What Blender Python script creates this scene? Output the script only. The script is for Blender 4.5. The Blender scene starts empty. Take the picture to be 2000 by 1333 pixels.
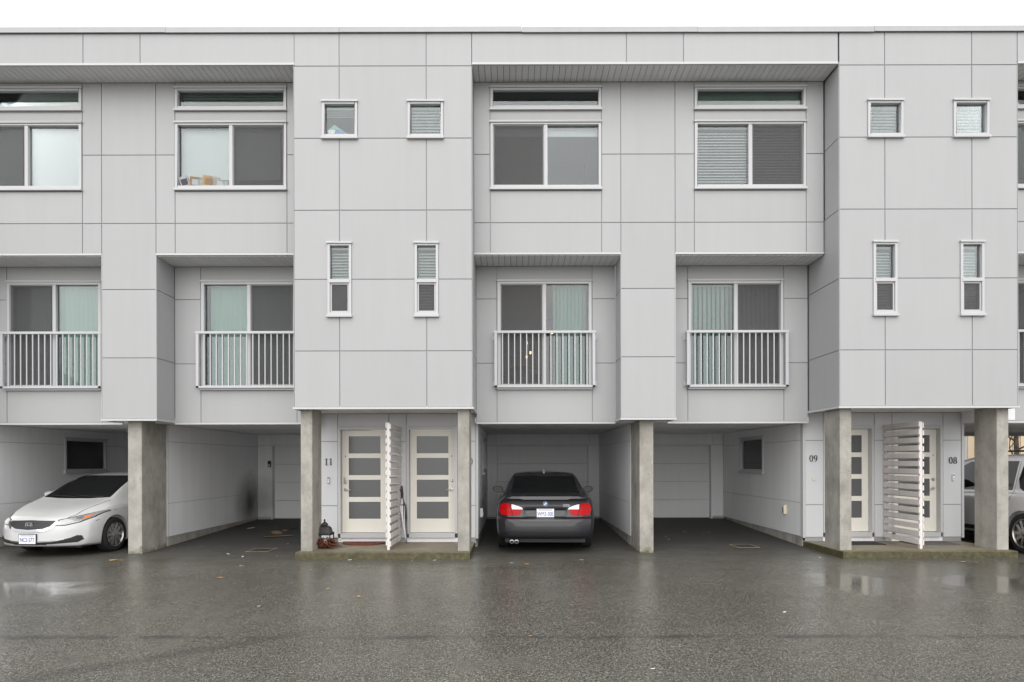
import bpy, bmesh, math, random
from mathutils import Vector, Matrix
from mathutils.bvhtree import BVHTree
random.seed(7)
R = math.radians
scene = bpy.context.scene
COL = scene.collection

# ------------------------------------------------------------------ camera
H = 1.62                       # eye height
cd = bpy.data.cameras.new('camera'); cam = bpy.data.objects.new('camera', cd); COL.objects.link(cam)
cd.sensor_width = 36; cd.lens = 24.0; cd.shift_y = 236.5/2000; cd.clip_end = 1000; cd.clip_start = 0.05
cam.matrix_world = Matrix.Translation((0, 0, H)) @ Matrix.Rotation(R(0.12), 4, 'Y') @ Matrix.Rotation(R(90), 4, 'X')
scene.camera = cam

# ------------------------------------------------------------------ world: overcast sky + soft sun
SUN_EL, SUN_AZ = 34, 182       # azimuth clockwise from +Y
world = bpy.data.worlds.new('World'); scene.world = world; world.use_nodes = True
nt = world.node_tree; nt.nodes.clear()
sky = nt.nodes.new('ShaderNodeTexSky'); sky.sky_type = 'NISHITA'; sky.sun_disc = False
sky.sun_elevation = R(SUN_EL); sky.sun_rotation = R(SUN_AZ); sky.dust_density = 6; sky.air_density = 1.5
hs = nt.nodes.new('ShaderNodeHueSaturation'); hs.inputs['Saturation'].default_value = 0.10
mx = nt.nodes.new('ShaderNodeMix'); mx.data_type = 'RGBA'; mx.inputs[0].default_value = 0.85
bg = nt.nodes.new('ShaderNodeBackground'); out = nt.nodes.new('ShaderNodeOutputWorld')
nt.links.new(sky.outputs[0], hs.inputs['Color']); nt.links.new(hs.outputs[0], mx.inputs[6])
mx.inputs[7].default_value = (12.0, 12.1, 12.3, 1)          # even cloud deck over the clear-sky model
nt.links.new(mx.outputs[2], bg.inputs[0]); nt.links.new(bg.outputs[0], out.inputs[0])
bg.inputs[1].default_value = 0.10
sl = bpy.data.lights.new('sun', 'SUN'); sl.energy = 1.5; sl.angle = R(80); sl.color = (1, .98, .95)
so = bpy.data.objects.new('sun', sl); COL.objects.link(so)
az = R(SUN_AZ); el = R(SUN_EL)
so.rotation_euler = Vector((-math.sin(az)*math.cos(el), -math.cos(az)*math.cos(el), -math.sin(el))).to_track_quat('-Z', 'Y').to_euler()
vs = scene.view_settings; vs.view_transform = 'Standard'; vs.look = 'None'; vs.gamma = 1; vs.exposure = 0.40; vs.use_curve_mapping = False
scene.cycles.max_bounces = 14; scene.cycles.diffuse_bounces = 8; scene.cycles.glossy_bounces = 4; scene.cycles.transparent_max_bounces = 12

# ------------------------------------------------------------------ materials
def mat(name, col, rough=.6, metal=0, coat=0, emit=None, es=0, spec=None):
    m = bpy.data.materials.new(name); m.use_nodes = True
    b = m.node_tree.nodes['Principled BSDF']
    b.inputs['Base Color'].default_value = (*col, 1); b.inputs['Roughness'].default_value = rough
    b.inputs['Metallic'].default_value = metal
    if coat: b.inputs['Coat Weight'].default_value = coat; b.inputs['Coat Roughness'].default_value = .04
    if spec is not None: b.inputs['Specular IOR Level'].default_value = spec
    if emit: b.inputs['Emission Color'].default_value = (*emit, 1); b.inputs['Emission Strength'].default_value = es
    return m
class N:
    """tiny node helper"""
    def __init__(s, m): s.t = m.node_tree; s.b = s.t.nodes['Principled BSDF']
    def n(s, typ, **kw):
        o = s.t.nodes.new(typ)
        for k, v in kw.items(): setattr(o, k, v)
        return o
    def l(s, a, b): s.t.links.new(a, b)
    def coord(s, scale=(1, 1, 1), kind='Object'):
        c = s.n('ShaderNodeTexCoord'); mp = s.n('ShaderNodeMapping'); mp.inputs['Scale'].default_value = scale
        s.l(c.outputs[kind], mp.inputs[0]); return mp.outputs[0]
    def noise(s, vec, scale, detail=4, rough=.55):
        o = s.n('ShaderNodeTexNoise'); o.inputs['Scale'].default_value = scale; o.inputs['Detail'].default_value = detail
        o.inputs['Roughness'].default_value = rough; s.l(vec, o.inputs['Vector']); return o.outputs['Fac']
    def ramp(s, fac, stops):
        o = s.n('ShaderNodeValToRGB'); e = o.color_ramp.elements
        while len(e) < len(stops): e.new(.5)
        for i, (p, c) in enumerate(stops):
            e[i].position = p; e[i].color = (c, c, c, 1) if not hasattr(c, '__len__') else (*c, 1)
        s.l(fac, o.inputs[0]); return o.outputs[0]
    def mix(s, fac, a, b, mode='MIX'):
        o = s.n('ShaderNodeMix', data_type='RGBA', blend_type=mode)
        for i, v in ((0, fac), (6, a), (7, b)):
            if hasattr(v, 'is_linked'): s.l(v, o.inputs[i])
            elif i == 0: o.inputs[0].default_value = v
            else: o.inputs[i].default_value = (*v, 1)
        return o.outputs[2]
    def math(s, op, a, b=None, clamp=False):
        o = s.n('ShaderNodeMath', operation=op, use_clamp=clamp)
        for i, v in ((0, a), (1, b)):
            if v is None: continue
            if hasattr(v, 'is_linked'): s.l(v, o.inputs[i])
            else: o.inputs[i].default_value = v
        return o.outputs[0]
    def bump(s, h, strength, dist=.01):
        o = s.n('ShaderNodeBump'); o.inputs['Strength'].default_value = strength; o.inputs['Distance'].default_value = dist
        s.l(h, o.inputs['Height']); s.l(o.outputs[0], s.b.inputs['Normal'])
def painted(name, col, var=.03, grain=60, rough=.55, streak=.04):
    """painted board: slight per-piece tone, faint vertical run-off marks, fine grain"""
    m = mat(name, col, rough); k = N(m)
    v = k.coord(); vst = k.coord((7, 7, .55))
    inf = k.n('ShaderNodeObjectInfo')
    a = k.ramp(inf.outputs['Random'], [(0, 1-var), (1, 1.0)])
    st = k.ramp(k.noise(vst, 1.0, 5, .6), [(.30, 1-streak), (.62, 1.0)])
    bl = k.ramp(k.noise(v, .8, 3), [(.3, 1-streak*.7), (.7, 1.0)])
    c = k.mix(1, k.mix(1, k.mix(1, col, a, 'MULTIPLY'), st, 'MULTIPLY'), bl, 'MULTIPLY')
    k.l(c, k.b.inputs['Base Color'])
    g = k.math('ADD', k.math('MULTIPLY', k.noise(k.coord((1, 1, 9)), grain, 3), .35), k.math('MULTIPLY', k.noise(v, 1.1, 2), 6))
    k.bump(g, .16, .004)
    return m
M = {}
M['panel'] = painted('fibre_cement', (.405, .407, .411), .05, 50, .55, .03)
M['channel'] = mat('joint_channel', (.30, .30, .31), .6)
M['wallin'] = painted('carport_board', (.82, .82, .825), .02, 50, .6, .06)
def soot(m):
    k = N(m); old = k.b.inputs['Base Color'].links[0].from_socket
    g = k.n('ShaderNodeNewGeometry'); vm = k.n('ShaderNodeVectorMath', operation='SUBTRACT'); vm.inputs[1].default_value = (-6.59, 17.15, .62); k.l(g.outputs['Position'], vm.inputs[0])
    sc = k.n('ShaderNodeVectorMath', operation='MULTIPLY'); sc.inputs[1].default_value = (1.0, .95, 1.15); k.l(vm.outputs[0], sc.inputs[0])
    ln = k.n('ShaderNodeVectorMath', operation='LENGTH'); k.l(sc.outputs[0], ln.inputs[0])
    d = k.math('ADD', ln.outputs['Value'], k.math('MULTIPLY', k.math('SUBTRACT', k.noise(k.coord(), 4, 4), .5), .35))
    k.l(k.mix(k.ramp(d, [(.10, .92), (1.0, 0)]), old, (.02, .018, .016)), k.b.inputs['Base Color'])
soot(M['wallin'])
M['porchlit'] = painted('fibre_cement_lit', (.60, .605, .615), .02, 50, .55, .03)  # same cladding as the facade, porch brightness painted in as a lighter colour
M['trim'] = mat('white_trim', (.52, .52, .52), .4)
M['vinyl'] = mat('white_vinyl', (.48, .48, .485), .35)
M['flash'] = painted('cap_flashing', (.40, .40, .415), .04, 20, .4, .05)
M['soffit'] = painted('soffit_vinyl', (.76, .76, .76), .04, 40, .5, .04)
M['soffdark'] = mat('soffit_gap', (.2, .2, .2), .8)
M['alu'] = mat('white_aluminium', (.50, .50, .52), .35)
M['black'] = mat('black_metal', (.012, .012, .013), .45)
M['nickel'] = mat('satin_nickel', (.42, .40, .37), .3, 1)
M['door'] = painted('cream_door', (.80, .765, .69), .02, 30, .4, .03)
M['frost'] = mat('frosted_pane', (.10, .102, .105), .18)
M['garage'] = painted('garage_steel', (.78, .78, .785), .02, 90, .5, .03)
M['room'] = mat('room_wall', (.42, .40, .38), .9)
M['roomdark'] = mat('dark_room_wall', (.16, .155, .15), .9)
M['roombrown'] = mat('brown_room_wall', (.46, .31, .25), .9)
M['blind'] = mat('blind_white', (.50, .515, .515), .6)
M['blindgrey'] = mat('blind_grey', (.35, .36, .37), .7)
M['shadegreen'] = mat('shade_green', (.085, .125, .10), .7)
M['vane'] = mat('blind_vane', (.165, .265, .22), .6)
M['blindtw'] = mat('blind_tower', (.36, .41, .395), .6)
M['screenwood'] = painted('whitewashed_slat', (.78, .735, .71), .12, 30, .65, .16)
M['rubber'] = mat('rubber', (.012, .012, .012), .75)
M['plastic'] = mat('black_plastic', (.015, .015, .016), .4)
M['chrome'] = mat('chrome', (.50, .51, .53), .12, 1)
M['ivory'] = mat('ivory_plastic', (.75, .66, .48), .5)
M['cargl'] = mat('car_glass', (.004, .0045, .005), .03, 0, 0, spec=.35)
M['white'] = mat('white_print', (.8, .8, .8), .5)
M['blue'] = mat('blue_print', (.02, .06, .28), .5)
M['bulb'] = mat('lit_bulb', (1, .8, .5), .4, emit=(1, .55, .22), es=7)

def glass(name, tint, refl=.10):
    m = bpy.data.materials.new(name); m.use_nodes = True; t = m.node_tree; t.nodes.clear()
    o = t.nodes.new('ShaderNodeOutputMaterial'); mixn = t.nodes.new('ShaderNodeMixShader')
    tr = t.nodes.new('ShaderNodeBsdfTransparent'); tr.inputs[0].default_value = (*tint, 1)
    gl = t.nodes.new('ShaderNodeBsdfGlossy'); gl.inputs['Roughness'].default_value = .015; gl.inputs[0].default_value = (.95, .97, 1, 1)
    fr = t.nodes.new('ShaderNodeFresnel'); fr.inputs[0].default_value = 1.5
    tc = t.nodes.new('ShaderNodeTexCoord'); nz = t.nodes.new('ShaderNodeTexNoise'); nz.inputs['Scale'].default_value = 1.3
    bp = t.nodes.new('ShaderNodeBump'); bp.inputs['Strength'].default_value = .12; bp.inputs['Distance'].default_value = .01
    t.links.new(tc.outputs['Object'], nz.inputs['Vector']); t.links.new(nz.outputs[0], bp.inputs['Height']); t.links.new(bp.outputs[0], gl.inputs['Normal'])
    mm = t.nodes.new('ShaderNodeMath'); mm.operation = 'ADD'; mm.inputs[1].default_value = refl-.04
    t.links.new(fr.outputs[0], mm.inputs[0]); t.links.new(mm.outputs[0], mixn.inputs[0])
    t.links.new(tr.outputs[0], mixn.inputs[1]); t.links.new(gl.outputs[0], mixn.inputs[2]); t.links.new(mixn.outputs[0], o.inputs[0])
    return m
M['glass'] = glass('window_glass', (.915, .94, .93), .042)
def mesh_screen():
    m = bpy.data.materials.new('insect_mesh'); m.use_nodes = True; t = m.node_tree; t.nodes.clear()
    o = t.nodes.new('ShaderNodeOutputMaterial'); mixn = t.nodes.new('ShaderNodeMixShader')
    tr = t.nodes.new('ShaderNodeBsdfTransparent'); df = t.nodes.new('ShaderNodeBsdfDiffuse'); df.inputs[0].default_value = (.125, .125, .125, 1)
    mixn.inputs[0].default_value = .48
    t.links.new(tr.outputs[0], mixn.inputs[1]); t.links.new(df.outputs[0], mixn.inputs[2]); t.links.new(mixn.outputs[0], o.inputs[0]); return m
M['mesh'] = mesh_screen()

def concrete(name, moss_z=None):
    m = mat(name, (.4, .38, .33), .8); k = N(m); v = k.coord()
    base = k.ramp(k.noise(v, 2.2, 6, .65), [(.25, (.25, .232, .20)), (.5, (.37, .35, .312)), (.72, (.45, .43, .39))])
    st = k.ramp(k.noise(k.coord((3.2, 3.2, 1.5)), 1.0, 7, .72), [(.34, .66), (.56, 1)])
    c = k.mix(.8, base, st, 'MULTIPLY')
    pit = k.ramp(k.noise(v, 38, 3), [(.28, .55), (.36, 1)])
    c = k.mix(1, c, pit, 'MULTIPLY')
    if moss_z:
        sx = k.n('ShaderNodeSeparateXYZ'); tc = k.n('ShaderNodeNewGeometry'); k.l(tc.outputs['Position'], sx.inputs[0])
        zz = k.math('ADD', sx.outputs[2], k.math('MULTIPLY', k.noise(v, 9, 6), .5))
        mk = k.ramp(k.math('SUBTRACT', zz, moss_z-.1), [(.2, 1), (.36, 0)])
        ms = k.ramp(k.noise(v, 30, 3), [(.3, (.035, .04, .010)), (.7, (.13, .13, .035))])
        c = k.mix(k.math('MULTIPLY', mk, .85), c, ms)
    k.l(c, k.b.inputs['Base Color'])
    h = k.math('ADD', k.noise(v, 45, 5, .7), k.math('MULTIPLY', k.noise(v, 5, 3), 1.5)); k.bump(h, .35, .012)
    return m
M['conc'] = concrete('column_concrete', .10)
M['slab'] = concrete('porch_concrete')
def damp_slab(m):
    k = N(m); old = k.b.inputs['Base Color'].links[0].from_socket; v = k.coord()
    g = k.n('ShaderNodeNewGeometry'); sp = k.n('ShaderNodeSeparateXYZ'); k.l(g.outputs['Normal'], sp.inputs[0])
    c = k.mix(1, old, (.62, .56, .44), 'MULTIPLY')
    ps = k.n('ShaderNodeSeparateXYZ'); k.l(g.outputs['Position'], ps.inputs[0])
    rim = k.ramp(k.math('ADD', k.math('SUBTRACT', ps.outputs[1], Y0_-.06), k.math('MULTIPLY', k.noise(v, 6, 5), .4)), [(.22, .75), (.42, 0)])
    moss = k.ramp(k.noise(v, 14, 5, .65), [(.3, (.030, .026, .012)), (.55, (.075, .066, .026)), (.75, (.14, .14, .035))])
    c = k.mix(rim, c, moss)
    side = k.math('SUBTRACT', 1, k.math('MULTIPLY', sp.outputs[2], 1.3), True)
    c = k.mix(k.math('MULTIPLY', side, k.ramp(k.noise(v, 3, 4), [(.2, .75), (.6, 1)])), c, moss)
    k.l(c, k.b.inputs['Base Color']); k.b.inputs['Roughness'].default_value = .5
Y0_ = 1333/116.6
damp_slab(M['slab'])
M['curb'] = concrete('footing_concrete')

def asphalt():
    m = mat('wet_asphalt', (.06, .06, .06), .4); k = N(m); v = k.coord()
    geo = k.n('ShaderNodeNewGeometry'); sp = k.n('ShaderNodeSeparateXYZ'); k.l(geo.outputs['Position'], sp.inputs[0])
    X, Y = sp.outputs[0], sp.outputs[1]
    big = k.noise(v, .35, 5, .6); med = k.noise(v, 1.7, 5, .6)
    # aggregate
    vo = k.n('ShaderNodeTexVoronoi'); vo.inputs['Scale'].default_value = 135; k.l(v, vo.inputs['Vector'])
    sepc = k.n('ShaderNodeSeparateColor'); k.l(vo.outputs['Color'], sepc.inputs[0])
    stone = k.ramp(sepc.outputs[0], [(0, (.022, .021, .019)), (.40, (.075, .071, .060)), (.78, (.155, .148, .128)), (.93, (.25, .235, .205)), (1, (.42, .40, .36))])
    fine = k.ramp(k.noise(v, 42, 3), [(.3, .62), (.7, 1.3)])
    c = k.mix(1, stone, fine, 'MULTIPLY')
    hue = k.ramp(sepc.outputs[1], [(0, (.92, 1.0, .92)), (.5, (1, 1, .98)), (1, (1.08, .97, .92))]); c = k.mix(1, c, hue, 'MULTIPLY')
    tone = k.ramp(big, [(.3, .78), (.7, 1.12)])
    c = k.mix(1, c, tone, 'MULTIPLY')
    # wetness: rain does not reach under the building
    edge = k.math('ADD', Y, k.math('MULTIPLY', k.math('SUBTRACT', med, .5), 1.6))
    mr = k.n('ShaderNodeMapRange'); mr.inputs[1].default_value = 10.6; mr.inputs[2].default_value = 13.6; mr.inputs[3].default_value = 1; mr.inputs[4].default_value = 0
    k.l(edge, mr.inputs[0]); wet = mr.outputs[0]
    # dry tarmac under the carports: darker, fine-grained
    dry = k.mix(1, k.ramp(k.noise(v, 90, 4, .7), [(.3, (.022, .022, .021)), (.7, (.062, .060, .056))]), tone, 'MULTIPLY')
    c = k.mix(wet, dry, c)
    # damp seams: one long joint, one diagonal patch edge
    def seam(expr, w0, w1, amt):
        d = k.math('ABSOLUTE', expr)
        return k.math('MULTIPLY', k.ramp(d, [(w0, 1), (w1, 0)]), amt)
    wob = k.math('ADD', k.math('MULTIPLY', k.math('SUBTRACT', k.noise(v, .9, 3), .5), .22), k.math('MULTIPLY', k.math('SUBTRACT', k.noise(v, 28, 3), .5), .16))
    s1 = k.math('MULTIPLY', seam(k.math('ADD', k.math('SUBTRACT', Y, 6.32), wob), .01, .10, .70), k.ramp(k.noise(v, .8, 4), [(.45, .10), (.55, 1)]))
    diag = k.math('ADD', k.math('SUBTRACT', k.math('MULTIPLY', X, .85), k.math('SUBTRACT', Y, 8.2)), wob)
    s2 = k.math('MULTIPLY', seam(diag, .02, .22, .38), k.ramp(Y, [(.0, 1), (1, 1)]))
    fwd = k.n('ShaderNodeMapRange'); fwd.inputs[1].default_value = 6.3; fwd.inputs[2].default_value = 6.9; fwd.inputs[3].default_value = 1; fwd.inputs[4].default_value = 0; k.l(Y, fwd.inputs[0])
    s2 = k.math('MULTIPLY', s2, fwd.outputs[0])
    c = k.mix(k.math('MAXIMUM', s1, s2), c, (.018, .018, .017))
    # moss/oil tinted patches near the drains
    oil = k.math('MULTIPLY', k.ramp(k.noise(v, .9, 4), [(.56, 0), (.70, .6)]), k.ramp(k.math('MULTIPLY', Y, .08), [(.72, 0), (.84, 1)]))
    c = k.mix(oil, c, (.045, .040, .022))
    k.l(c, k.b.inputs['Base Color'])
    # standing water
    def pud(cx, cy, rx, ry):
        a = k.math('POWER', k.math('DIVIDE', k.math('SUBTRACT', X, cx), rx), 2); b = k.math('POWER', k.math('DIVIDE', k.math('SUBTRACT', Y, cy), ry), 2)
        return k.math('ADD', a, b)
    P = None
    for q in ((-6.6, 8.6, 1.5, .75), (4.6, 9.1, .55, .9), (6.5, 9.0, .8, .7)):
        d = pud(*q); P = d if P is None else k.math('MINIMUM', P, d)
    pm = k.ramp(k.math('ADD', k.math('MULTIPLY', P, .5), k.math('MULTIPLY', k.math('SUBTRACT', k.noise(v, 2.2, 5, .6), .5), 1.1)), [(.25, 1), (.62, 0)])
    r_wet = k.ramp(k.math('ADD', k.math('MULTIPLY', big, .5), k.math('MULTIPLY', med, .5)), [(.35, .17), (.65, .32)])
    r = k.mix(wet, (.75, .75, .75), r_wet); r = k.mix(k.math('MULTIPLY', pm, wet), r, (.07, .07, .07))
    k.l(r, k.b.inputs['Roughness'])
    b = k.n('ShaderNodeBump'); b.inputs['Distance'].default_value = .006
    hgt = k.math('ADD', k.math('MULTIPLY', vo.outputs['Distance'], -1.0), k.math('MULTIPLY', k.noise(v, 140, 2), .5))
    k.l(hgt, b.inputs['Height']); st = k.math('SUBTRACT', .13, k.math('MULTIPLY', pm, .11)); k.l(st, b.inputs['Strength'])
    k.l(b.outputs[0], k.b.inputs['Normal'])
    k.b.inputs['IOR'].default_value = 1.45
    k.b.inputs['Coat Weight'].default_value = 0
    return m
M['asphalt'] = asphalt()
def carpaint(name, col, metal=0, flake=0):
    m = mat(name, col, .38 if not metal else .34, metal, 1.0); k = N(m); v = k.coord()
    c = k.mix(1, col, k.ramp(k.noise(v, 3, 4), [(.3, .93), (.7, 1.0)]), 'MULTIPLY')
    k.l(c, k.b.inputs['Base Color'])
    d = k.n('ShaderNodeBump'); d.inputs['Strength'].default_value = .08; d.inputs['Distance'].default_value = .003
    k.l(k.noise(v, 120, 1), d.inputs['Height']); k.l(d.outputs[0], k.b.inputs['Coat Normal'])
    return m
M['pwhite'] = carpaint('white_paint', (.56, .56, .555))
M['pgrey'] = carpaint('graphite_paint', (.014, .0135, .017), .0)
for q_, v_ in (('Coat Weight', 1.0), ('Specular IOR Level', .08), ('Coat Roughness', .03)): M['pgrey'].node_tree.nodes['Principled BSDF'].inputs[q_].default_value = v_
M['psilver'] = carpaint('silver_paint', (.60, .59, .58), .15)
M['red'] = mat('red_lens', (.40, .003, .005), .12, 0, 0, spec=.15)
M['clear'] = mat('clear_lens', (.62, .63, .64), .08, .2, 1.0)
M['reddark'] = mat('dark_red_lens', (.10, .002, .003), .15)
M['gap'] = mat('dark_gap', (.01, .01, .01), .7)
M['lampin'] = mat('lamp_bowl', (.30, .30, .29), .12, .6, 1.0)
M['amber'] = mat('amber_lens', (.75, .20, .05), .1, 0, 1.0)

# ------------------------------------------------------------------ mesh helpers
def wloc(p):
    v = Vector((0, 0, 0))
    while p is not None: v += p.location; p = p.parent
    return v
def link(me, name, parent=None, m=None, local=False):
    o = bpy.data.objects.new(name, me); COL.objects.link(o)
    if m is not None and not me.materials: me.materials.append(M[m] if isinstance(m, str) else m)
    if parent is not None:
        o.parent = parent
        if not local:
            d = wloc(parent)
            if d.length > 0: me.transform(Matrix.Translation(-d))
    return o
class MB:
    def __init__(s): s.v = []; s.f = []
    def add(s, vs, fs):
        n = len(s.v); s.v += [tuple(p) for p in vs]; s.f += [tuple(i+n for i in f) for f in fs]; return s
    def box(s, x0, x1, y0, y1, z0, z1):
        return s.add([(x0, y0, z0), (x1, y0, z0), (x1, y1, z0), (x0, y1, z0), (x0, y0, z1), (x1, y0, z1), (x1, y1, z1), (x0, y1, z1)],
                     [(0, 3, 2, 1), (4, 5, 6, 7), (0, 1, 5, 4), (1, 2, 6, 5), (2, 3, 7, 6), (3, 0, 4, 7)])
    def ring(s, x0, x1, y0, y1, z0, z1, w, wb=None):
        wb = w if wb is None else wb
        s.box(x0, x0+w, y0, y1, z0, z1); s.box(x1-w, x1, y0, y1, z0, z1)
        s.box(x0+w, x1-w, y0, y1, z0, z0+wb); s.box(x0+w, x1-w, y0, y1, z1-w, z1); return s
    def tube(s, pts, r, n=8, cap=True):
        pts = [Vector(p) for p in pts]; rs = r if hasattr(r, '__len__') else [r]*len(pts); vs = []; fs = []
        prev = None
        for i, p in enumerate(pts):
            d = (pts[min(i+1, len(pts)-1)] - pts[max(i-1, 0)]).normalized()
            a = prev if prev is not None else (Vector((0, 0, 1)) if abs(d.z) < .9 else Vector((1, 0, 0)))
            u = (a - d*a.dot(d)).normalized(); prev = u; w = d.cross(u)
            for k in range(n):
                t = 2*math.pi*k/n; vs.append(p + (u*math.cos(t)+w*math.sin(t))*rs[i])
        for i in range(len(pts)-1):
            for k in range(n): fs.append((i*n+k, i*n+(k+1) % n, (i+1)*n+(k+1) % n, (i+1)*n+k))
        if cap: fs.append(tuple(range(n-1, -1, -1))); fs.append(tuple((len(pts)-1)*n+k for k in range(n)))
        return s.add(vs, fs)
    def lathe(s, prof, c=(0, 0, 0), axis='Z', n=24):
        vs = []; fs = []; c = Vector(c)
        for (r, h) in prof:
            for k in range(n):
                t = 2*math.pi*k/n; a, b = r*math.cos(t), r*math.sin(t)
                vs.append(c + (Vector((a, b, h)) if axis == 'Z' else Vector((h, a, b)) if axis == 'X' else Vector((a, h, b))))
        for i in range(len(prof)-1):
            for k in range(n): fs.append((i*n+k, i*n+(k+1) % n, (i+1)*n+(k+1) % n, (i+1)*n+k))
        return s.add(vs, fs)
    def prism(s, poly, y0, y1):
        """(x,z) polygon extruded from y0 to y1"""
        n = len(poly); vs = [(a, y0, b) for a, b in poly]+[(a, y1, b) for a, b in poly]
        fs = [tuple(range(n)), tuple(range(2*n-1, n-1, -1))]+[(i, (i+1) % n, n+(i+1) % n, n+i) for i in range(n)]
        return s.add(vs, fs)
    def mesh(s, name='m', smooth=False, bevel=0, angle=35):
        me = bpy.data.meshes.new(name); bm = bmesh.new()
        vv = [bm.verts.new(p) for p in s.v]
        for f in s.f:
            try: bm.faces.new([vv[i] for i in f])
            except ValueError: pass
        if bevel:
            bmesh.ops.remove_doubles(bm, verts=bm.verts, dist=1e-6)
            bmesh.ops.recalc_face_normals(bm, faces=bm.faces)
            es = [e for e in bm.edges if len(e.link_faces) == 2 and e.calc_face_angle(0) > .6]
            bmesh.ops.bevel(bm, geom=es, offset=bevel, segments=2, affect='EDGES', profile=.6)
        bmesh.ops.recalc_face_normals(bm, faces=bm.faces)
        bm.to_mesh(me); bm.free()
        if smooth:
            me.shade_smooth(); me.set_sharp_from_angle(angle=R(angle))
        return me
    def build(s, name, m, parent=None, smooth=False, bevel=0, local=False, angle=35):
        return link(s.mesh(name, smooth, bevel, angle), name, parent, m, local)
def tag(o, label, cat=None, group=None, kind=None):
    if label: o['label'] = label
    if cat: o['category'] = cat
    if group: o['group'] = group
    if kind: o['kind'] = kind
    return o
def empty(name, loc, label=None, cat=None, group=None, rz=0):
    o = bpy.data.objects.new(name, None); COL.objects.link(o); o.location = loc; o.rotation_euler = (0, 0, rz); o.empty_display_size = .2
    return tag(o, label, cat, group)
def slab_holes(rect, holes, orient, f0, thick):
    """rectangle (u0,u1,v0,v1) minus holes, extruded. orient: 'F' facing -Y at y=f0; 'L' facing -X, 'R' facing +X at x=f0 (u = y)"""
    u0, u1, v0, v1 = rect
    us = sorted({u0, u1}|{min(max(h[i], u0), u1) for h in holes for i in (0, 1)}); vs_ = sorted({v0, v1}|{min(max(h[i], v0), v1) for h in holes for i in (2, 3)})
    def keep(i, j):
        if i < 0 or j < 0 or i >= len(us)-1 or j >= len(vs_)-1: return False
        a, b = (us[i]+us[i+1])/2, (vs_[j]+vs_[j+1])/2
        return not any(h[0] < a < h[1] and h[2] < b < h[3] for h in holes)
    idx = {}; V = []; F = []
    def P(i, j, k):
        if (i, j, k) not in idx:
            u, v, w = us[i], vs_[j], thick*k
            V.append((u, f0+w, v) if orient == 'F' else (f0+w, u, v) if orient == 'L' else (f0-w, u, v)); idx[(i, j, k)] = len(V)-1
        return idx[(i, j, k)]
    for i in range(len(us)-1):
        for j in range(len(vs_)-1):
            if not keep(i, j): continue
            F.append((P(i, j, 0), P(i+1, j, 0), P(i+1, j+1, 0), P(i, j+1, 0))); F.append((P(i, j, 1), P(i, j+1, 1), P(i+1, j+1, 1), P(i+1, j, 1)))
            for di, dj, a, b in ((-1, 0, (i, j), (i, j+1)), (1, 0, (i+1, j), (i+1, j+1)), (0, -1, (i, j), (i+1, j)), (0, 1, (i, j+1), (i+1, j+1))):
                if not keep(i+di, j+dj): F.append((P(*a, 0), P(*b, 0), P(*b, 1), P(*a, 1)))
    return MB().add(V, F)

# ------------------------------------------------------------------ measures (metres; camera stands at y = 0)
FP = 1333.0
S0, S1, S2, SD, SB = 116.6, 111.4, 105.6, 103.8, 75.4
Y0, Y1, Y2, YD, YB = FP/S0, FP/S1, FP/S2, FP/SD, FP/SB
def X(p, s): return (p-1000)/s
def Z(p, s): return H+(903-p)/s
TW = 1.4925; PITCH = 9.135
TA = -2.152; TB = TA+PITCH
ZTOP = Z(65, S0)
ZJ = [Z(y, S0) for y in (129, 270, 410.5, 545.4, 685.4, 795)]
ZSOF = Z(124, S0); ZS2 = Z(497, S1); ZCP = Z(824.5, S2); ZPOR = 2.555

# ------------------------------------------------------------------ ground
def ground():
    ys = [-80, -20, 0, 4, 8, 11, 12.4, 13.2, 14.5, 16, 17.7, 22, 60, 200]; xs = [-200, -40, -12, -6, 0, 6, 12, 40, 200]
    def gz(y): return 0 if y < 12.4 else min(.15, (y-12.4)/5.3*.15)
    mb = MB(); V = [(x, y, gz(y)) for y in ys for x in xs]; n = len(xs)
    mb.add(V, [(j*n+i, j*n+i+1, (j+1)*n+i+1, (j+1)*n+i) for j in range(len(ys)-1) for i in range(n-1)])
    tag(mb.build('asphalt_ground', 'asphalt'), 'wet dark asphalt yard running under the carports', None, None, 'structure')
ground()
def gz(y): return 0 if y < 12.4 else min(.15, (y-12.4)/5.3*.15)

# ------------------------------------------------------------------ the building
B = empty('townhouse_building', (0, 12, 0), 'long three storey townhouse clad in pale grey panels over open carports', 'building')
G = .007   # half a joint
def panel(rect, holes, orient, f0, m='panel', name='cladding_panel', g=G, th=.014, parent=None):
    r = (rect[0]+g, rect[1]-g, rect[2]+g, rect[3]-g)
    return slab_holes(r, holes, orient, f0, th).build(name, m, parent or B)
def backing(rect, holes, orient, f0, th=.16, name='wall'):
    return slab_holes(rect, holes, orient, f0, th).build(name, 'channel', B)
def soffit(x0, x1, ya, yb, z, pitch=.106, name='soffit'):
    base = MB().box(x0, x1, ya, yb, z+.02, z+.05).build(name, 'soffdark', B)
    n = max(1, round((x1-x0)/pitch)); p = (x1-x0)/n
    me = MB().box(-p/2+.004, p/2-.004, 0, yb-ya-.01, 0, .018).mesh('soffit_board')
    me.materials.append(M['soffit']); d = wloc(base)
    for i in range(n):
        o = bpy.data.objects.new('soffit_board', me); COL.objects.link(o); o.parent = base
        o.location = Vector((x0+p*(i+.5), ya+.005, z)) - d
    return base
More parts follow.
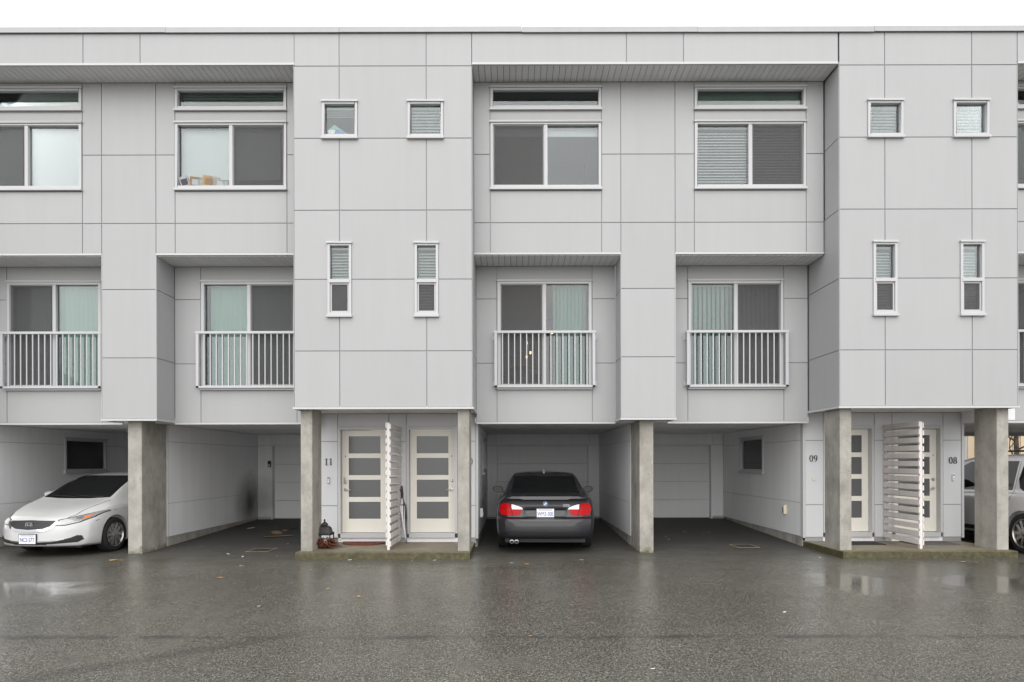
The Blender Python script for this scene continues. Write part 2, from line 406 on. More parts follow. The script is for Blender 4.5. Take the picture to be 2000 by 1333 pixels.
def room(x0, x1, z0, z1, y, depth=3.0, m='room'):
    V = [(x0, y, z0), (x1, y, z0), (x1, y, z1), (x0, y, z1), (x0, y+depth, z0), (x1, y+depth, z0), (x1, y+depth, z1), (x0, y+depth, z1)]
    me = bpy.data.meshes.new('room_shell'); me.from_pydata(V, [], [(4, 5, 6, 7), (0, 4, 7, 3), (1, 2, 6, 5), (0, 1, 5, 4), (3, 7, 6, 2)])
    return link(me, 'room_shell', B, m)
def window(x0, x1, z0, z1, y, kind, screen=None, fw=.045, name='window', sill=True, head=True, m='vinyl'):
    """kind 'fixed' | 'slider' | 'hung'.  frame stands slightly proud of the wall plane y"""
    mb = MB().ring(x0, x1, y-.022, y+.075, z0, z1, fw)
    if head: mb.box(x0-.012, x1+.012, y-.045, y+.01, z1, z1+.022); mb.box(x0-.012, x1+.012, y-.045, y-.038, z1-.012, z1)
    if sill: mb.box(x0-.012, x1+.012, y-.055, y+.01, z0-.042, z0)
    a, b, c, d = x0+fw, x1-fw, z0+fw, z1-fw
    panes = []
    if kind == 'slider':
        xm = (a+b)/2; mb.box(xm-.03, xm+.03, y-.012, y+.06, c, d)
        sx0, sx1 = (a, xm-.03) if screen == 'L' else (xm+.03, b)
        mb.ring(sx0, sx1, y+.005, y+.05, c, d, .028)
        panes = [(a, xm-.03), (xm+.03, b)]
        panes = [(p, q, c, d) for p, q in panes]
    elif kind == 'hung':
        zm = c+(d-c)*.47; mb.box(a-.014, b+.014, y-.03, y+.05, zm-.03, zm+.03)
        mb.ring(a, b, y+.005, y+.045, c, zm-.03, .028)
        panes = [(a, b, c, zm-.03), (a, b, zm+.03, d)]
    else: panes = [(a, b, c, d)]
    w = mb.build(name, m, B, bevel=.004)
    for i, (p, q, r, t) in enumerate(panes):
        MB().box(p-.005, q+.005, y+.040, y+.046, r-.005, t+.005).build('pane', 'glass', w)
    if screen:
        if kind == 'slider': p, q, r, t = panes[0 if screen == 'L' else 1]
        else: p, q, r, t = panes[0]
        MB().ring(p+.012, q-.012, y+.002, y+.014, r+.012, t-.012, .014).build('screen_frame', 'plastic' if kind == 'slider' else 'alu', w)
        MB().box(p+.02, q-.02, y+.007, y+.009, r+.02, t-.02).build('insect_screen', 'mesh', w)
    return w
def venetian(x0, x1, z0, z1, y, label, pitch=.048, tilt=55, m='blind', cat='blind', name='venetian_blind', group=None):
    o = empty(name, ((x0+x1)/2, y, z0), label, cat, group)
    mb = MB(); n = int((z1-z0-.04)/pitch); t = R(tilt); hw = .026
    for i in range(n):
        z = z0+.02+pitch*i+random.uniform(-.0006, .0006); dz = random.uniform(-.002, .002)
        dy, dh = hw*math.cos(t), hw*math.sin(t)
        mb.add([(x0, y-dy, z-dh), (x1, y-dy, z-dh+dz), (x1, y, z+.004+dz), (x0, y, z+.004), (x0, y+dy, z+dh), (x1, y+dy, z+dh+dz)], [(0, 1, 2, 3), (3, 2, 5, 4)])
    s = mb.build('slats', m, o); s['kind'] = 'stuff'
    MB().box(x0, x1, y-.02, y+.02, z1-.04, z1).build('head_rail', m, o)
    return o
def roller(x0, x1, z0, z1, y, label, m='blind', name='roller_shade'):
    o = empty(name, ((x0+x1)/2, y, z0), label, 'blind')
    mb = MB(); n = 8                                         # gently bowed cloth
    V = []; F = []
    for i in range(n+1):
        for j in range(5): V.append((x0+(x1-x0)*i/n, y+.004*math.sin(i*1.7+j), z0+(z1-.05-z0)*j/4))
    for i in range(n):
        for j in range(4): F.append((i*5+j, (i+1)*5+j, (i+1)*5+j+1, i*5+j+1))
    mb.add(V, F).build('shade_cloth', m, o, smooth=True)
    MB().tube([(x0, y+.02, z1-.03), (x1, y+.02, z1-.03)], .028).build('shade_roller', m, o, smooth=True)
    MB().box(x0, x1, y-.008, y+.008, z0-.02, z0).build('bottom_bar', m, o)
    return o
def vertical_blind(x0, x1, z0, z1, y, label, ang=25, pitch=.083):
    o = empty('vertical_blind', ((x0+x1)/2, y, z0), label, 'blind')
    MB().box(x0, x1, y-.02, y+.02, z1-.035, z1).build('head_rail', 'vinyl', o)
    n = int((x1-x0)/pitch); hw = .0400
    V = []
    for i in range(4):
        t = i/3*2-1; V += [(hw*t, .006*(1-t*t), 0), (hw*t, .006*(1-t*t), z1-z0-.045)]
    me = bpy.data.meshes.new('vane'); me.from_pydata(V, [], [(2*i, 2*i+2, 2*i+3, 2*i+1) for i in range(3)]); me.shade_smooth(); me.materials.append(M['vane'])
    for i in range(n):
        c = bpy.data.objects.new('vane', me); COL.objects.link(c); c.parent = o
        c.location = (x0+pitch*(i+.5)-o.location.x, 0, .01); c.rotation_euler = (0, 0, R(ang+random.uniform(-6, 6)))
    return o
def railing(x0, x1, yw, z0, z1):
    """juliet balcony rail in front of wall plane yw"""
    y = yw-.10
    o = MB().box(x0, x1, y-.025, y+.025, z1-.045, z1).build('balcony_railing', 'alu', B, bevel=.004)   # the top rail carries the rest
    MB().box(x0+.01, x1-.01, y-.02, y+.02, z0, z0+.035).build('bottom_rail', 'alu', o)
    for a in (x0+.012, x1-.062): MB().box(a, a+.05, y-.02, yw-.001 if 0 else y+.03, z0-.001, z1-.044).build('end_post', 'alu', o)
    n = round((x1-x0-.1)/.112); p = (x1-x0-.1)/n
    me = MB().box(-.009, .009, -.009, .009, 0, z1-z0-.08).mesh('baluster'); me.materials.append(M['alu'])
    for i in range(1, n):
        b = bpy.data.objects.new('baluster', me); COL.objects.link(b); b.parent = o
        b.location = Vector((x0+.05+p*i, y, z0+.035)) - wloc(o)
    for a, s in ((x0-.03, 1), (x1+.03, -1)):
        for zz in (z0+.03, z1-.16):
            mb = MB().box(min(a, a+s*.045), max(a, a+s*.045), yw-.012, yw-.002, zz, zz+.09).box(min(a+s*.035, a+s*.045), max(a+s*.035, a+s*.045), y+.03, yw-.012, zz, zz+.09)
            for q in (.02, .07): mb.box(a+s*.012-.006, a+s*.012+.006, yw-.018, yw-.012, zz+q-.006, zz+q+.006)
            mb.build('bracket', 'alu', o)
    return o

DXL = -9.10
WIN = {}    # window openings kept for the blinds
def tower(cx, detail=True):
    x0, x1 = cx-TW, cx+TW
    xs = [x0, cx+(664-749)/S0*1.0, cx+(834-749)/S0, x1]
    zs = [ZTOP]+ZJ
    # windows: two small squares, two tall double-hung
    holes = []; wins = []
    for sgn, (a, b) in ((-1, (630.5, 699.5)), (1, (797.5, 867.0))):
        holes.append((cx+(a-749)/S0, cx+(b-749)/S0, Z(267.5, S0), Z(199, S0)))
    for sgn, (a, b) in ((-1, (640.5, 687.5)), (1, (810.5, 857.0))):
        holes.append((cx+(a-749)/S0, cx+(b-749)/S0, Z(615, S0), Z(475, S0)))
    backing((x0+.01, x1-.01, zs[-1]+.02, ZTOP+.05), holes, 'F', Y0+.015)
    for i in range(3):
        for j in range(6):
            panel((xs[i], xs[i+1], zs[j+1], zs[j]), [(h[0]-.004, h[1]+.004, h[2]-.004, h[3]+.004) for h in holes], 'F', Y0)
    if detail:
        for n, h in enumerate(holes):
            window(*h, Y0, 'fixed' if n < 2 else 'hung', 'L' if n >= 2 else None, fw=.042)
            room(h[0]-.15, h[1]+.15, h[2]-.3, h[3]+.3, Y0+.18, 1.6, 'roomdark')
    # returns (side walls) back to the recessed planes
    for side, xf in (('L', x0), ('R', x1)):
        tx = xf+.015 if side == 'L' else xf-.015
        backing((Y0+.03, Y2+.3, zs[-1]+.02, ZSOF+.3), [], side, tx, .1)
        for j in range(1, 6):
            zt = min(zs[j], ZSOF)
            panel((Y0+.022, (Y1 if j < 3 else Y2)-.002, zs[j+1], zt), [], side, xf)
        s = -1 if side == 'L' else 1
        MB().box(min(xf, xf+s*.004), max(xf, xf+s*.004), Y0-.004, Y0+.022, zs[-1], ZSOF).build('corner_trim', 'trim', B)
    # drip trim under the tower + porch ceiling
    mb = MB().box(x0-.02, x1+.02, Y0-.02, Y0+.02, zs[-1]-.035, zs[-1]).box(x0-.02, x0+.02, Y0+.02, Y2+.2, zs[-1]-.035, zs[-1]).box(x1-.02, x1+.02, Y0+.02, Y2+.2, zs[-1]-.035, zs[-1])
    mb.build('drip_trim', 'trim', B)
    MB().box(x0+.02, x1-.02, Y0+.021, YD+.05, ZPOR-.014, ZPOR+.08).build('porch_ceiling', 'wallin', B)
    # concrete fin columns
    for a in (-1.43, 1.23):
        MB().box(cx+a, cx+a+.20, Y0+.13, Y0+.70, .02 if not detail else .0, ZPOR-.0141).build('column', 'conc', B, bevel=.018)
    return holes
def porch(cx, nums):
    xo, xi = 1.47, .165
    zb, zt = .195, ZPOR-.016
    op = []
    for s in (-1, 1):
        a, b = sorted((cx+s*1.125, cx+s*xi)); op.append((a, b, .0, 2.285))
    backing((cx-xo, cx+xo, .12, ZPOR+.3), op, 'F', YD+.015, .12)
    zj = [Z(862, SD), Z(987.5, SD)]
    for a, b in ((cx-xo, cx-1.125), (cx-xi, cx+xi), (cx+1.125, cx+xo)):
        for r in ((zb, zj[1]), (zj[1], zj[0]), (zj[0], zt)): panel((a, b, *r), [], 'F', YD, 'porchlit')
    for a, b, _, t in op: panel((a, b, t+.01, zt), [], 'F', YD, 'porchlit')
    for s in (-1, 1):                                      # corner posts of the porch wall
        a = cx+s*xo; MB().box(min(a, a+s*.045), max(a, a+s*.045), YD-.012, YD+.10, zb-.01, ZPOR-.016).build('corner_trim', 'trim', B)
    MB().box(cx-xo, cx+xo, YD+.02, YD+.10, .10, zb-.002).build('wall_base', 'wallin', B)
    for n, s in enumerate((-1, 1)):
        a, b, _, t = op[n]; yd = YD+.115
        d = MB().ring(a, b, YD-.006, YD+.17, .28, t, .05, .001).box(a-.01, b+.01, YD-.03, YD+.01, t, t+.02).box(a+.05, b-.05, YD-.02, YD+.17, .20, .283).build('front_door', 'trim', B, bevel=.003)
        d['label'] = 'cream front door with four frosted panes'
        x0, x1, z0, z1 = a+.055, b-.055, .292, t-.055
        w = x1-x0; ph = [(Z(885.5, 102.8), Z(852, 102.8)), (Z(928, 102.8), Z(894.5, 102.8)), (Z(970.6, 102.8), Z(937, 102.8)), (Z(1013, 102.8), Z(980, 102.8))]
        mg = w*.145
        hl = [(x0+mg, x1-mg, p, q) for p, q in ph]
        slab_holes((x0, x1, z0, z1), hl, 'F', yd, .045).build('door_leaf', 'door', d)
        for h in hl:
            MB().box(h[0]-.01, h[1]+.01, yd+.014, yd+.024, h[2]-.01, h[3]+.01).build('pane', 'frost', d)
        hx = x0+.062 if s < 0 else x1-.062; sg = 1 if s < 0 else -1
        zl, zk = Z(955.5, 102.8), Z(938.5, 102.8)
        MB().lathe([(0, -.014), (.027, -.012), (.03, 0)], (hx, yd, zl), 'Y', 16).tube([(hx, yd-.01, zl), (hx, yd-.055, zl)], .010).tube([(hx, yd-.05, zl), (hx+sg*.06, yd-.055, zl-.006), (hx+sg*.105, yd-.048, zl-.010)], [.011, .009, .007]).build('lever_handle', 'nickel', d, smooth=True)
        if (cx < 0 and s < 0): MB().box(hx-.030, hx+.030, yd-.022, yd-.001, zk-.06, zk+.06).box(hx-.02, hx+.02, yd-.026, yd-.022, zk, zk+.045).build('deadbolt', 'nickel', d, bevel=.008)
        else: MB().lathe([(0, -.022), (.02, -.02), (.03, -.008), (.031, 0)], (hx, yd, zk), 'Y', 16).build('deadbolt', 'nickel', d, smooth=True)
        MB().lathe([(0, -.004), (.009, -.003), (.011, 0)], (x0+.062 if s < 0 else x1-.062, yd, Z(891, 102.8)), 'Y', 12).build('peephole', 'black', d)
# numerals drawn as outlines
def ell(cx, cz, rx, rz, n=28, a0=0): return [(cx+rx*math.cos(a0+2*math.pi*i/n), cz+rz*math.sin(a0+2*math.pi*i/n)) for i in range(n)]
def ringpoly(mb, o, i, y0, y1):
    n = len(o)
    for k in range(n):
        j = (k+1) % n; V = [(o[k][0], y0, o[k][1]), (o[j][0], y0, o[j][1]), (i[j][0], y0, i[j][1]), (i[k][0], y0, i[k][1])]
        V += [(p[0], y1, p[2]) for p in V]
        mb.add(V, [(0, 1, 2, 3), (7, 6, 5, 4), (0, 4, 5, 1), (3, 2, 6, 7)])
def digit(ch, x, z, h, y0, y1):
    mb = MB(); w = h*.27
    if ch == '0': ringpoly(mb, ell(x, z, w, h/2), ell(x, z, w*.62, h*.45), y0, y1)
    elif ch == '8':
        ringpoly(mb, ell(x, z+h*.245, w*.86, h*.255), ell(x, z+h*.245, w*.50, h*.20), y0, y1)
        ringpoly(mb, ell(x, z-h*.225, w*1.0, h*.275), ell(x, z-h*.225, w*.60, h*.22), y0, y1)
    elif ch == '9':
        ringpoly(mb, ell(x-w*.05, z+h*.19, w*.95, h*.31), ell(x-w*.05, z+h*.19, w*.55, h*.25), y0, y1)
        oa = [(x+w*.90, z+h*.2), (x+w*.82, z-h*.08), (x+w*.5, z-h*.30), (x-w*.1, z-h*.45), (x-w*.5, z-h*.5)]
        ob = [(x+w*.50, z+h*.2), (x+w*.44, z-h*.06), (x+w*.2, z-h*.25), (x-w*.2, z-h*.41), (x-w*.5, z-h*.47)]
        for k in range(4): mb.prism([oa[k], oa[k+1], ob[k+1], ob[k]], y0, y1)
    elif ch == '1':
        mb.prism([(x-h*.06, z-h/2), (x+h*.07, z-h/2), (x+h*.07, z+h/2), (x+h*.01, z+h/2), (x-h*.06, z+h*.40)], y0, y1)
        mb.prism([(x-h*.17, z-h/2), (x+h*.17, z-h/2), (x+h*.17, z-h*.455), (x-h*.17, z-h*.455)], y0+.0005, y1-.0005)
        mb.prism([(x-h*.06, z+h*.40), (x+h*.01, z+h/2), (x-h*.18, z+h*.36), (x-h*.18, z+h*.32), (x-h*.06, z+h*.33)], y0+.0005, y1-.0005)
    return mb
def house_number(txt, x, z, h=.125):
    mb = MB(); w = h*.66
    for i, ch in enumerate(txt):
        d = digit(ch, x+(i-.5)*w, z, h, YD-.016, YD-.004); mb.add(d.v, d.f)
    o = mb.build('house_number', 'black', B); o['label'] = 'black metal numerals ' + txt
def bay(dx, halves='LR', cap=True):
    xl, xr = -.66+dx, 5.476+dx
    D = lambda p, s: X(p, s)+dx
    # fascia across the top, in the tower plane
    fj = [xl, D(1225, S0), D(1336.5, S0), xr]; zf0, zf1 = Z(123, S0), ZTOP
    backing((xl, xr, zf0, ZTOP+.05), [], 'F', Y0+.015, .3)
    for i in range(3): panel((fj[i], fj[i+1], zf0, zf1), [], 'F', Y0)
    MB().box(xl+.004, xr-.004, Y0-.012, Y0+.03, zf0-.034, zf0+.001).build('drip_trim', 'trim', B)
    soffit(xl, xr, Y0+.035, Y1, ZSOF-.02)
    z435, z302, z495 = Z(435.5, S1), Z(302, S1), Z(494, S1); ztop = ZSOF-.02
    p0, p1 = D(1213.5, S1), D(1319.5, S1)          # pilaster
    zpb = Z(817, S1)
    wx = {'L': (D(958.5, S1), D(1176, S1)), 'R': (D(1357, S1), D(1575.5, S1))}
    pd = {'L': (D(971, S2), D(1157, S2)), 'R': (D(1343.5, S2), D(1531, S2))}
    if dx == DXL: pd = {'L': tuple(q+.04 for q in pd['L']), 'R': tuple(q+.10 for q in pd['R'])}
    holes = []
    for h in halves:
        a, b = wx[h]; holes += [(a+.006, b-.006, Z(212.5, S1), Z(172, S1)), (a+.006, b-.006, Z(367.5, S1), Z(239.5, S1))]
    xs0 = xl if 'L' in halves else p0; xs1 = xr if 'R' in halves else p1
    backing((xs0, xs1, z495, ztop+.3), holes, 'F', Y1+.015)
    strips = [(p0, p1)]
    if 'L' in halves: strips += [(xl, wx['L'][0]), (wx['L'][1], p0)]
    if 'R' in halves: strips += [(p1, wx['R'][0]), (wx['R'][1], xr)]
    for a, b in strips:
        for r in ((z302, ztop), (z435, z302), (z495, z435)):
            if (a, b) == (p0, p1) and r[0] == z495: continue
            panel((a, b, *r), [], 'F', Y1)
    zz = [z435, Z(564.5, S1), Z(698, S1), zpb]
    for j in range(3): panel((p0, p1, zz[j+1], zz[j]), [], 'F', Y1)
    backing((p0+.01, p1-.01, zpb+.01, z495), [], 'F', Y1+.016, .3)
    for side, xf in (('L', p0), ('R', p1)):
        backing((Y1+.03, Y2+.1, zpb+.01, z495), [], side, xf+(.015 if side == 'L' else -.015), .1)
        zz2 = [ZS2]+zz[1:]
        for j in range(3): panel((Y1+.02, Y2-.002, zz2[j+1], zz2[j]), [], side, xf)
        MB().box(xf-.004, xf+.004, Y1-.004, Y1+.02, zpb, z495).build('corner_trim', 'trim', B)
    MB().box(p0-.015, p1+.015, Y1-.015, Y1+.02, zpb-.035, zpb).box(p0-.015, p0+.02, Y1+.02, Y2-.03, zpb-.035, zpb).box(p1-.02, p1+.015, Y1+.02, Y2-.03, zpb-.035, zpb).build('drip_trim', 'trim', B)
    MB().box(p0+.02, p1-.02, Y1+.02, Y2+.1, zpb-.02, zpb+.03).build('pilaster_underside', 'wallin', B)
    for h in halves:
        a, b = wx[h]
        panel((a, b, Z(236, S1), Z(217, S1)), [], 'F', Y1); panel((a, b, Z(169, S1), ztop), [], 'F', Y1)
        panel((a, b, z435, Z(373.5, S1)), [], 'F', Y1); panel((a, b, z495, z435), [], 'F', Y1)
        window(a+.006, b-.006, Z(212.5, S1), Z(172, S1), Y1, 'fixed')
        window(a+.006, b-.006, Z(367.5, S1), Z(239.5, S1), Y1, 'slider', 'L' if h == 'L' else 'R')
        WIN[(round(dx), h, 'up')] = (a, b, Z(367.5, S1), Z(172, S1))
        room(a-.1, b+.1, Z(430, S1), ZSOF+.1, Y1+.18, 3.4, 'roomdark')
        # recessed second floor
        e0, e1 = (xl, p0) if h == 'L' else (p1, xr)
        soffit(e0, e1, Y1+.03, Y2, ZS2-.02)
        MB().box(e0+.002, e1-.002, Y1-.010, Y1+.028, z495-.034, z495+.001).build('drip_trim', 'trim', B)
        q0, q1 = pd[h]; zt, zb = ZS2-.02, ZCP; zd1, zd0 = Z(549.5, S2), Z(757.5, S2)
        backing((e0, e1, zb, zt+.2), [(q0+.01, q1-.01, zd0, zd1)], 'F', Y2+.015)
        for c, d in ((e0, q0), (q1, e1)):
            for r in ((Z(584.5, S2), zt), (Z(710, S2), Z(584.5, S2)), (zb, Z(710, S2))): panel((c, d, *r), [], 'F', Y2)
        panel((q0, q1, zd1+.02, zt), [], 'F', Y2); panel((q0, q1, zb, zd0-.04), [], 'F', Y2)
        window(q0+.01, q1-.01, zd0, zd1, Y2, 'slider', 'L' if h == 'L' else 'R', fw=.055, name='patio_door')
        WIN[(round(dx), h, 'door')] = (q0, q1, zd0, zd1)
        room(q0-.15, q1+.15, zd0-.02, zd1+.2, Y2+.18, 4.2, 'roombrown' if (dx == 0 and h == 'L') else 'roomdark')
        railing(q0-.055, q1+.055, Y2, Z(757, S2*1.008), Z(646.5, S2*1.008))
        MB().box(e0+.002, e1-.002, Y2-.015, Y2+.02, zb-.036, zb).build('drip_trim', 'trim', B)
        MB().box(e0-.02 if h == 'L' else (p0+p1)/2+.001, (p0+p1)/2-.001 if h == 'L' else e1+.02, Y2+.021, YB+.3, zb-.012, zb+.08).build('carport_ceiling', 'wallin', B)
tower(TA); tower(TB); tower(TA-PITCH, False)
bay(0); bay(DXL); bay(PITCH, 'L')
porch(TA, ('11', '10')); porch(TB, ('09', '08'))
for txt, px, py, cx in (('11', 642, 901.5, TA), ('10', 915.5, 901.5, TA), ('09', 1588.3, 897.2, TB), ('08', 1860.5, 901.5, TB)):
    house_number(txt, X(px, SD), Z(py, SD))

# parapet cap flashing in lengths
edges = [-14.0, X(327, S0), X(665, S0), X(1020.5, S0), X(1363.5, S0), X(1707, S0), 14.4]
for i in range(6):
    dz = (.004, .0, .002, -.006, -.008, .0)[i]
    MB().box(edges[i]+.002, edges[i+1]-.002, Y0-.035, Y0+.4, ZTOP+.004+dz, ZTOP+.088+dz).box(edges[i]+.002, edges[i+1]-.002, Y0-.042, Y0-.034, ZTOP-.004+dz, ZTOP+.004+dz).build('cap_flashing', 'flash', B)
MB().box(-14, 14.4, Y0+.4, 22, ZTOP-.1, ZTOP).build('roof', 'curb', B)

# carport: divider walls with their fin pillars, side walls, back walls, garage doors
ZFL = .15
def side_wall(orient, xf, win=None):
    h = [win] if win else []
    zs = [.20, Z(984, SD), Z(861, SD), ZCP-.014]
    ya, yb = (YD+.1, YB) if win else (13.10, YB)
    xb = xf+.015 if orient == 'L' else xf-.015
    backing((ya, yb+.2, .205, ZCP+.02), h, orient, xb, .1)
    ym = ya+(yb-ya)*.56
    for a, b in ((ya, ym), (ym, yb)):
        for j in range(3): panel((a, b, zs[j], zs[j+1]), h, orient, xf, 'wallin', g=.004)
    MB().box(min(xb, xb+(.1 if orient == 'L' else -.1)), max(xb, xb+(.1 if orient == 'L' else -.1)), ya, yb, -.05, .204).build('footing', 'curb', B)
    if win:
        s = -1 if orient == 'L' else 1
        u0, u1, v0, v1 = win
        mb = MB()
        def bx(ua, ub, va, vb, d0, d1): mb.box(min(xf+s*d0, xf+s*d1), max(xf+s*d0, xf+s*d1), ua, ub, va, vb)
        bx(u0, u0+.045, v0, v1, .02, -.08); bx(u1-.045, u1, v0, v1, .02, -.08); bx(u0+.045, u1-.045, v0, v0+.045, .02, -.08); bx(u0+.045, u1-.045, v1-.045, v1, .02, -.08)
        bx(u0-.04, u1+.04, v0-.05, v0, .05, -.01); bx(u0-.04, u1+.04, v1, v1+.03, .04, -.01)
        w = mb.build('carport_window', 'vinyl', B)
        MB().box(min(xf-s*.04, xf-s*.046), max(xf-s*.04, xf-s*.046), u0+.04, u1-.04, v0+.04, v1-.04).build('pane', 'glass', w)
        V = [(xf-s*.12, a, b) for a, b in ((u0, v0), (u1, v0), (u1, v1), (u0, v1))]+[(xf-s*1.3, a, b) for a, b in ((u0, v0), (u1, v0), (u1, v1), (u0, v1))]
        me = bpy.data.meshes.new('room_shell'); me.from_pydata(V, [], [(4, 5, 6, 7), (0, 1, 5, 4), (1, 2, 6, 5), (2, 3, 7, 6), (3, 0, 4, 7)]); link(me, 'room_shell', w, 'roomdark')
cw = (14.86, 16.35, 1.40, 2.16)
side_wall('R', TA+1.51, cw)                     # left of the dark saloon
side_wall('L', TB-1.51, cw)                     # right wall of the empty carport
side_wall('L', TA-1.51)                         # right wall of the littered carport
side_wall('R', TA-PITCH+1.51, (14.92, 16.45, 1.44, 2.16))   # behind the white car
for cxw in (2.40, -6.73):
    side_wall('L', cxw-.14); side_wall('R', cxw+.14)
    MB().box(cxw-.14, cxw+.14, 13.06, 13.098, .205, ZCP-.014).build('corner_trim', 'trim', B)
    MB().box(cxw-.125, cxw+.125, 12.18, 13.055, -.05, Z(817, S1)-.022).build('column', 'conc', B, bevel=.016)
def back_wall(x0, x1, g0, g1, gh=2.08):
    backing((x0, x1, .1, ZCP+.02), [(g0, g1, .0, gh)], 'F', YB+.015, .2)
    for a, b in ((x0, g0), (g1, x1)):
        for r in ((.20, Z(1008, SB)), (Z(1008, SB), Z(870, SB)), (Z(870, SB), ZCP-.014)):
            if r[0] < r[1] and b-a > .05: panel((a, b, *r), [], 'F', YB, 'wallin', g=.004)
    panel((g0, g1, gh, ZCP-.014), [], 'F', YB, 'wallin', g=.004)
    d = MB().box(g0-.001, g0+.03, YB-.01, YB+.22, .14, gh).box(g1-.03, g1+.001, YB-.01, YB+.22, .14, gh).box(g0+.03, g1-.03, YB-.01, YB+.22, gh-.03, gh).build('garage_door', 'wallin', B)
    n = 4; hh = (gh-.03-ZFL-.01)/n
    for i in range(n):
        MB().box(g0+.032, g1-.032, YB+.16, YB+.20, ZFL+.01+hh*i+.003, ZFL+.01+hh*(i+1)-.003).build('door_section', 'garage', d, bevel=.006)
    MB().box(x0-.1, x1+.1, YB+.24, YB+.3, 0, ZCP).build('rear_wall', 'channel', B)
    return d
gd = back_wall(TA+1.51, 2.26, X(969, SB)-.0, X(1151, SB))
gd['label'] = 'grey sectional garage door behind the dark saloon car'
MB().box(X(1060, SB), X(1064, SB), YB+.153, YB+.159, Z(876, SB), Z(870, SB)).build('tag', 'white', gd)
back_wall(2.54, TB-1.51, 2.92, X(1391, SB))['label'] = 'garage door at the back of the empty carport'
back_wall(-6.59, TA-1.51, X(530, SB), -4.1)['label'] = 'garage door at the back of the littered carport'
back_wall(TA-PITCH+1.51, -6.87, -9.4, -7.3)
# far side of the block so the open carport at the right reads as a pass-through
MB().box(TB-1.51, TB+1.51, 17.9, 18.05, 0, ZCP).build('rear_wall', 'wallin', B)
MB().box(TB+1.41, TB+1.51, YD+.3, 15.2, .2, ZCP).build('return_wall', 'wallin', B) if False else None
MB().box(8.6, 14.2, 17.5, 17.9, ZCP-.09, ZCP-.013).build('carport_beam', 'channel', B)
MB().box(11.53, 14.2, Y2+.021, YB+.3, ZCP-.012, ZCP+.08).build('carport_ceiling', 'wallin', B)
MB().box(8.44, 8.76, Y0+.45, YD-.02, 2.33, ZPOR-.016).build('boxed_beam', 'wallin', B, bevel=.01)
MB().box(14.2, 14.4, Y0+.1, YB+.3, 0, ZTOP-.101).build('end_wall', 'wallin', B)

# ------------------------------------------------------------------ porch slabs
for cx, lab in ((TA, 'mossy concrete porch slab in front of doors 11 and 10'), (TB, 'mossy concrete porch slab in front of doors 09 and 08')):
    o = MB().box(cx-1.47, cx+1.45, Y0-.06, YD+.1, -.03, .12).build('porch_slab', 'slab', bevel=.012); tag(o, lab, None, None, 'structure')

# ------------------------------------------------------------------ blinds, shades and things in the windows
def up(k, h): return WIN[(k, h, 'up')]
kL, k0, kR = round(DXL), 0, round(PITCH)
YW = Y1+.11
def win_blinds(k, h, tr_lab, tr_kind, sl):
    a, b, z0, z1 = up(k, h)
    zt0, zt1 = Z(212.5, S1)+.05, Z(172, S1)-.05
    if tr_kind == 'green': roller(a+.06, b-.06, zt0-.06, zt1+.06, YW+.05, tr_lab, 'shadegreen')
    elif tr_kind == 'slats': venetian(a+.09, b-.06, zt0-.04, zt1+.08, YW+.03, tr_lab, .045, 60, 'shadegreen')
    else: venetian(a+.05, b-.05, zt0+.18, zt1+.08, YW+.03, tr_lab, .018, 20, 'shadegreen')
win_blinds(kL, 'L', 'green shade behind the narrow top window nearest the left edge', 'green', None)
win_blinds(kL, 'R', 'dark green slatted blind in the narrow window left of the 11 tower', 'slats', None)
win_blinds(k0, 'L', 'bunched up blind in the narrow window right of the 11 tower', 'raised', None)
win_blinds(k0, 'R', 'green shade in the narrow window left of the 09 tower', 'green', None)
zs0, zs1 = Z(367.5, S1)+.05, Z(239.5, S1)-.05
a, b, *_ = up(kL, 'L'); m_ = (a+b)/2
roller(a+.05, b-.05, zs0, zs1, YW+.03, 'white shade pulled right down in the sliding window nearest the left edge', 'blind')
a, b, *_ = up(kL, 'R')
roller(a+.05, b-.16, zs0+.17, zs1, YW+.03, 'white shade stopping above clutter on the sill, left of the 11 tower', 'blind')
M['curt'] = mat('brown_curtain', (.10, .05, .03), .9)
mbc = MB(); n_ = 10
mbc.add([(b-.20+.015*i, YW+.10+.012*math.sin(i*2.1), z_) for i in range(n_) for z_ in (zs0-.1, zs1+.15)], [(2*i, 2*i+2, 2*i+3, 2*i+1) for i in range(n_-1)])
tag(mbc.build('curtain', 'curt', None, smooth=True), 'narrow dark brown curtain at the right of the window with the cluttered sill', 'curtain')
a, b, *_ = up(k0, 'L')
roller(a+.05, b-.05, zs1-.12, zs1+.02, YW+.03, 'rolled up pale shade at the top of the sliding window right of the 11 tower', 'blind')
a, b, *_ = up(k0, 'R')
venetian(a+.05, b-.05, zs0-.02, zs1+.02, YW+.02, 'white slatted blind filling the sliding window left of the 09 tower', .050, 44)
a, b, *_ = up(kR, 'L')
roller(a+.05, b-.05, zs0, zs1, YW+.03, 'grey shade in the window cut by the right edge', 'blindgrey')
def tw(cx, n):
    A = [(630.5, 699.5, 267.5, 199), (797.5, 867, 267.5, 199), (640.5, 687.5, 615, 475), (810.5, 857, 615, 475)][n]
    return cx+(A[0]-749)/S0+.05, cx+(A[1]-749)/S0-.05, Z(A[2], S0)+.05, Z(A[3], S0)-.05
YT = Y0+.12
x0, x1, z0, z1 = tw(TA, 0); venetian(x0, x1, z1-.17, z1+.01, YT, 'half raised blind in the small square window above the 11 doorway', .03, 35, m='blindtw')
x0, x1, z0, z1 = tw(TA, 1); venetian(x0, x1, z0-.02, z1+.01, YT, 'white slatted blind in the right square window of the tower beside the dark saloon', .052, 50, m='blindtw')
x0, x1, z0, z1 = tw(TB, 0); venetian(x0, x1, z0-.02, z1+.01, YT+.03, 'wide-spaced slatted blind in the left square window of the rightmost tower', .052, 48, m='blindtw')
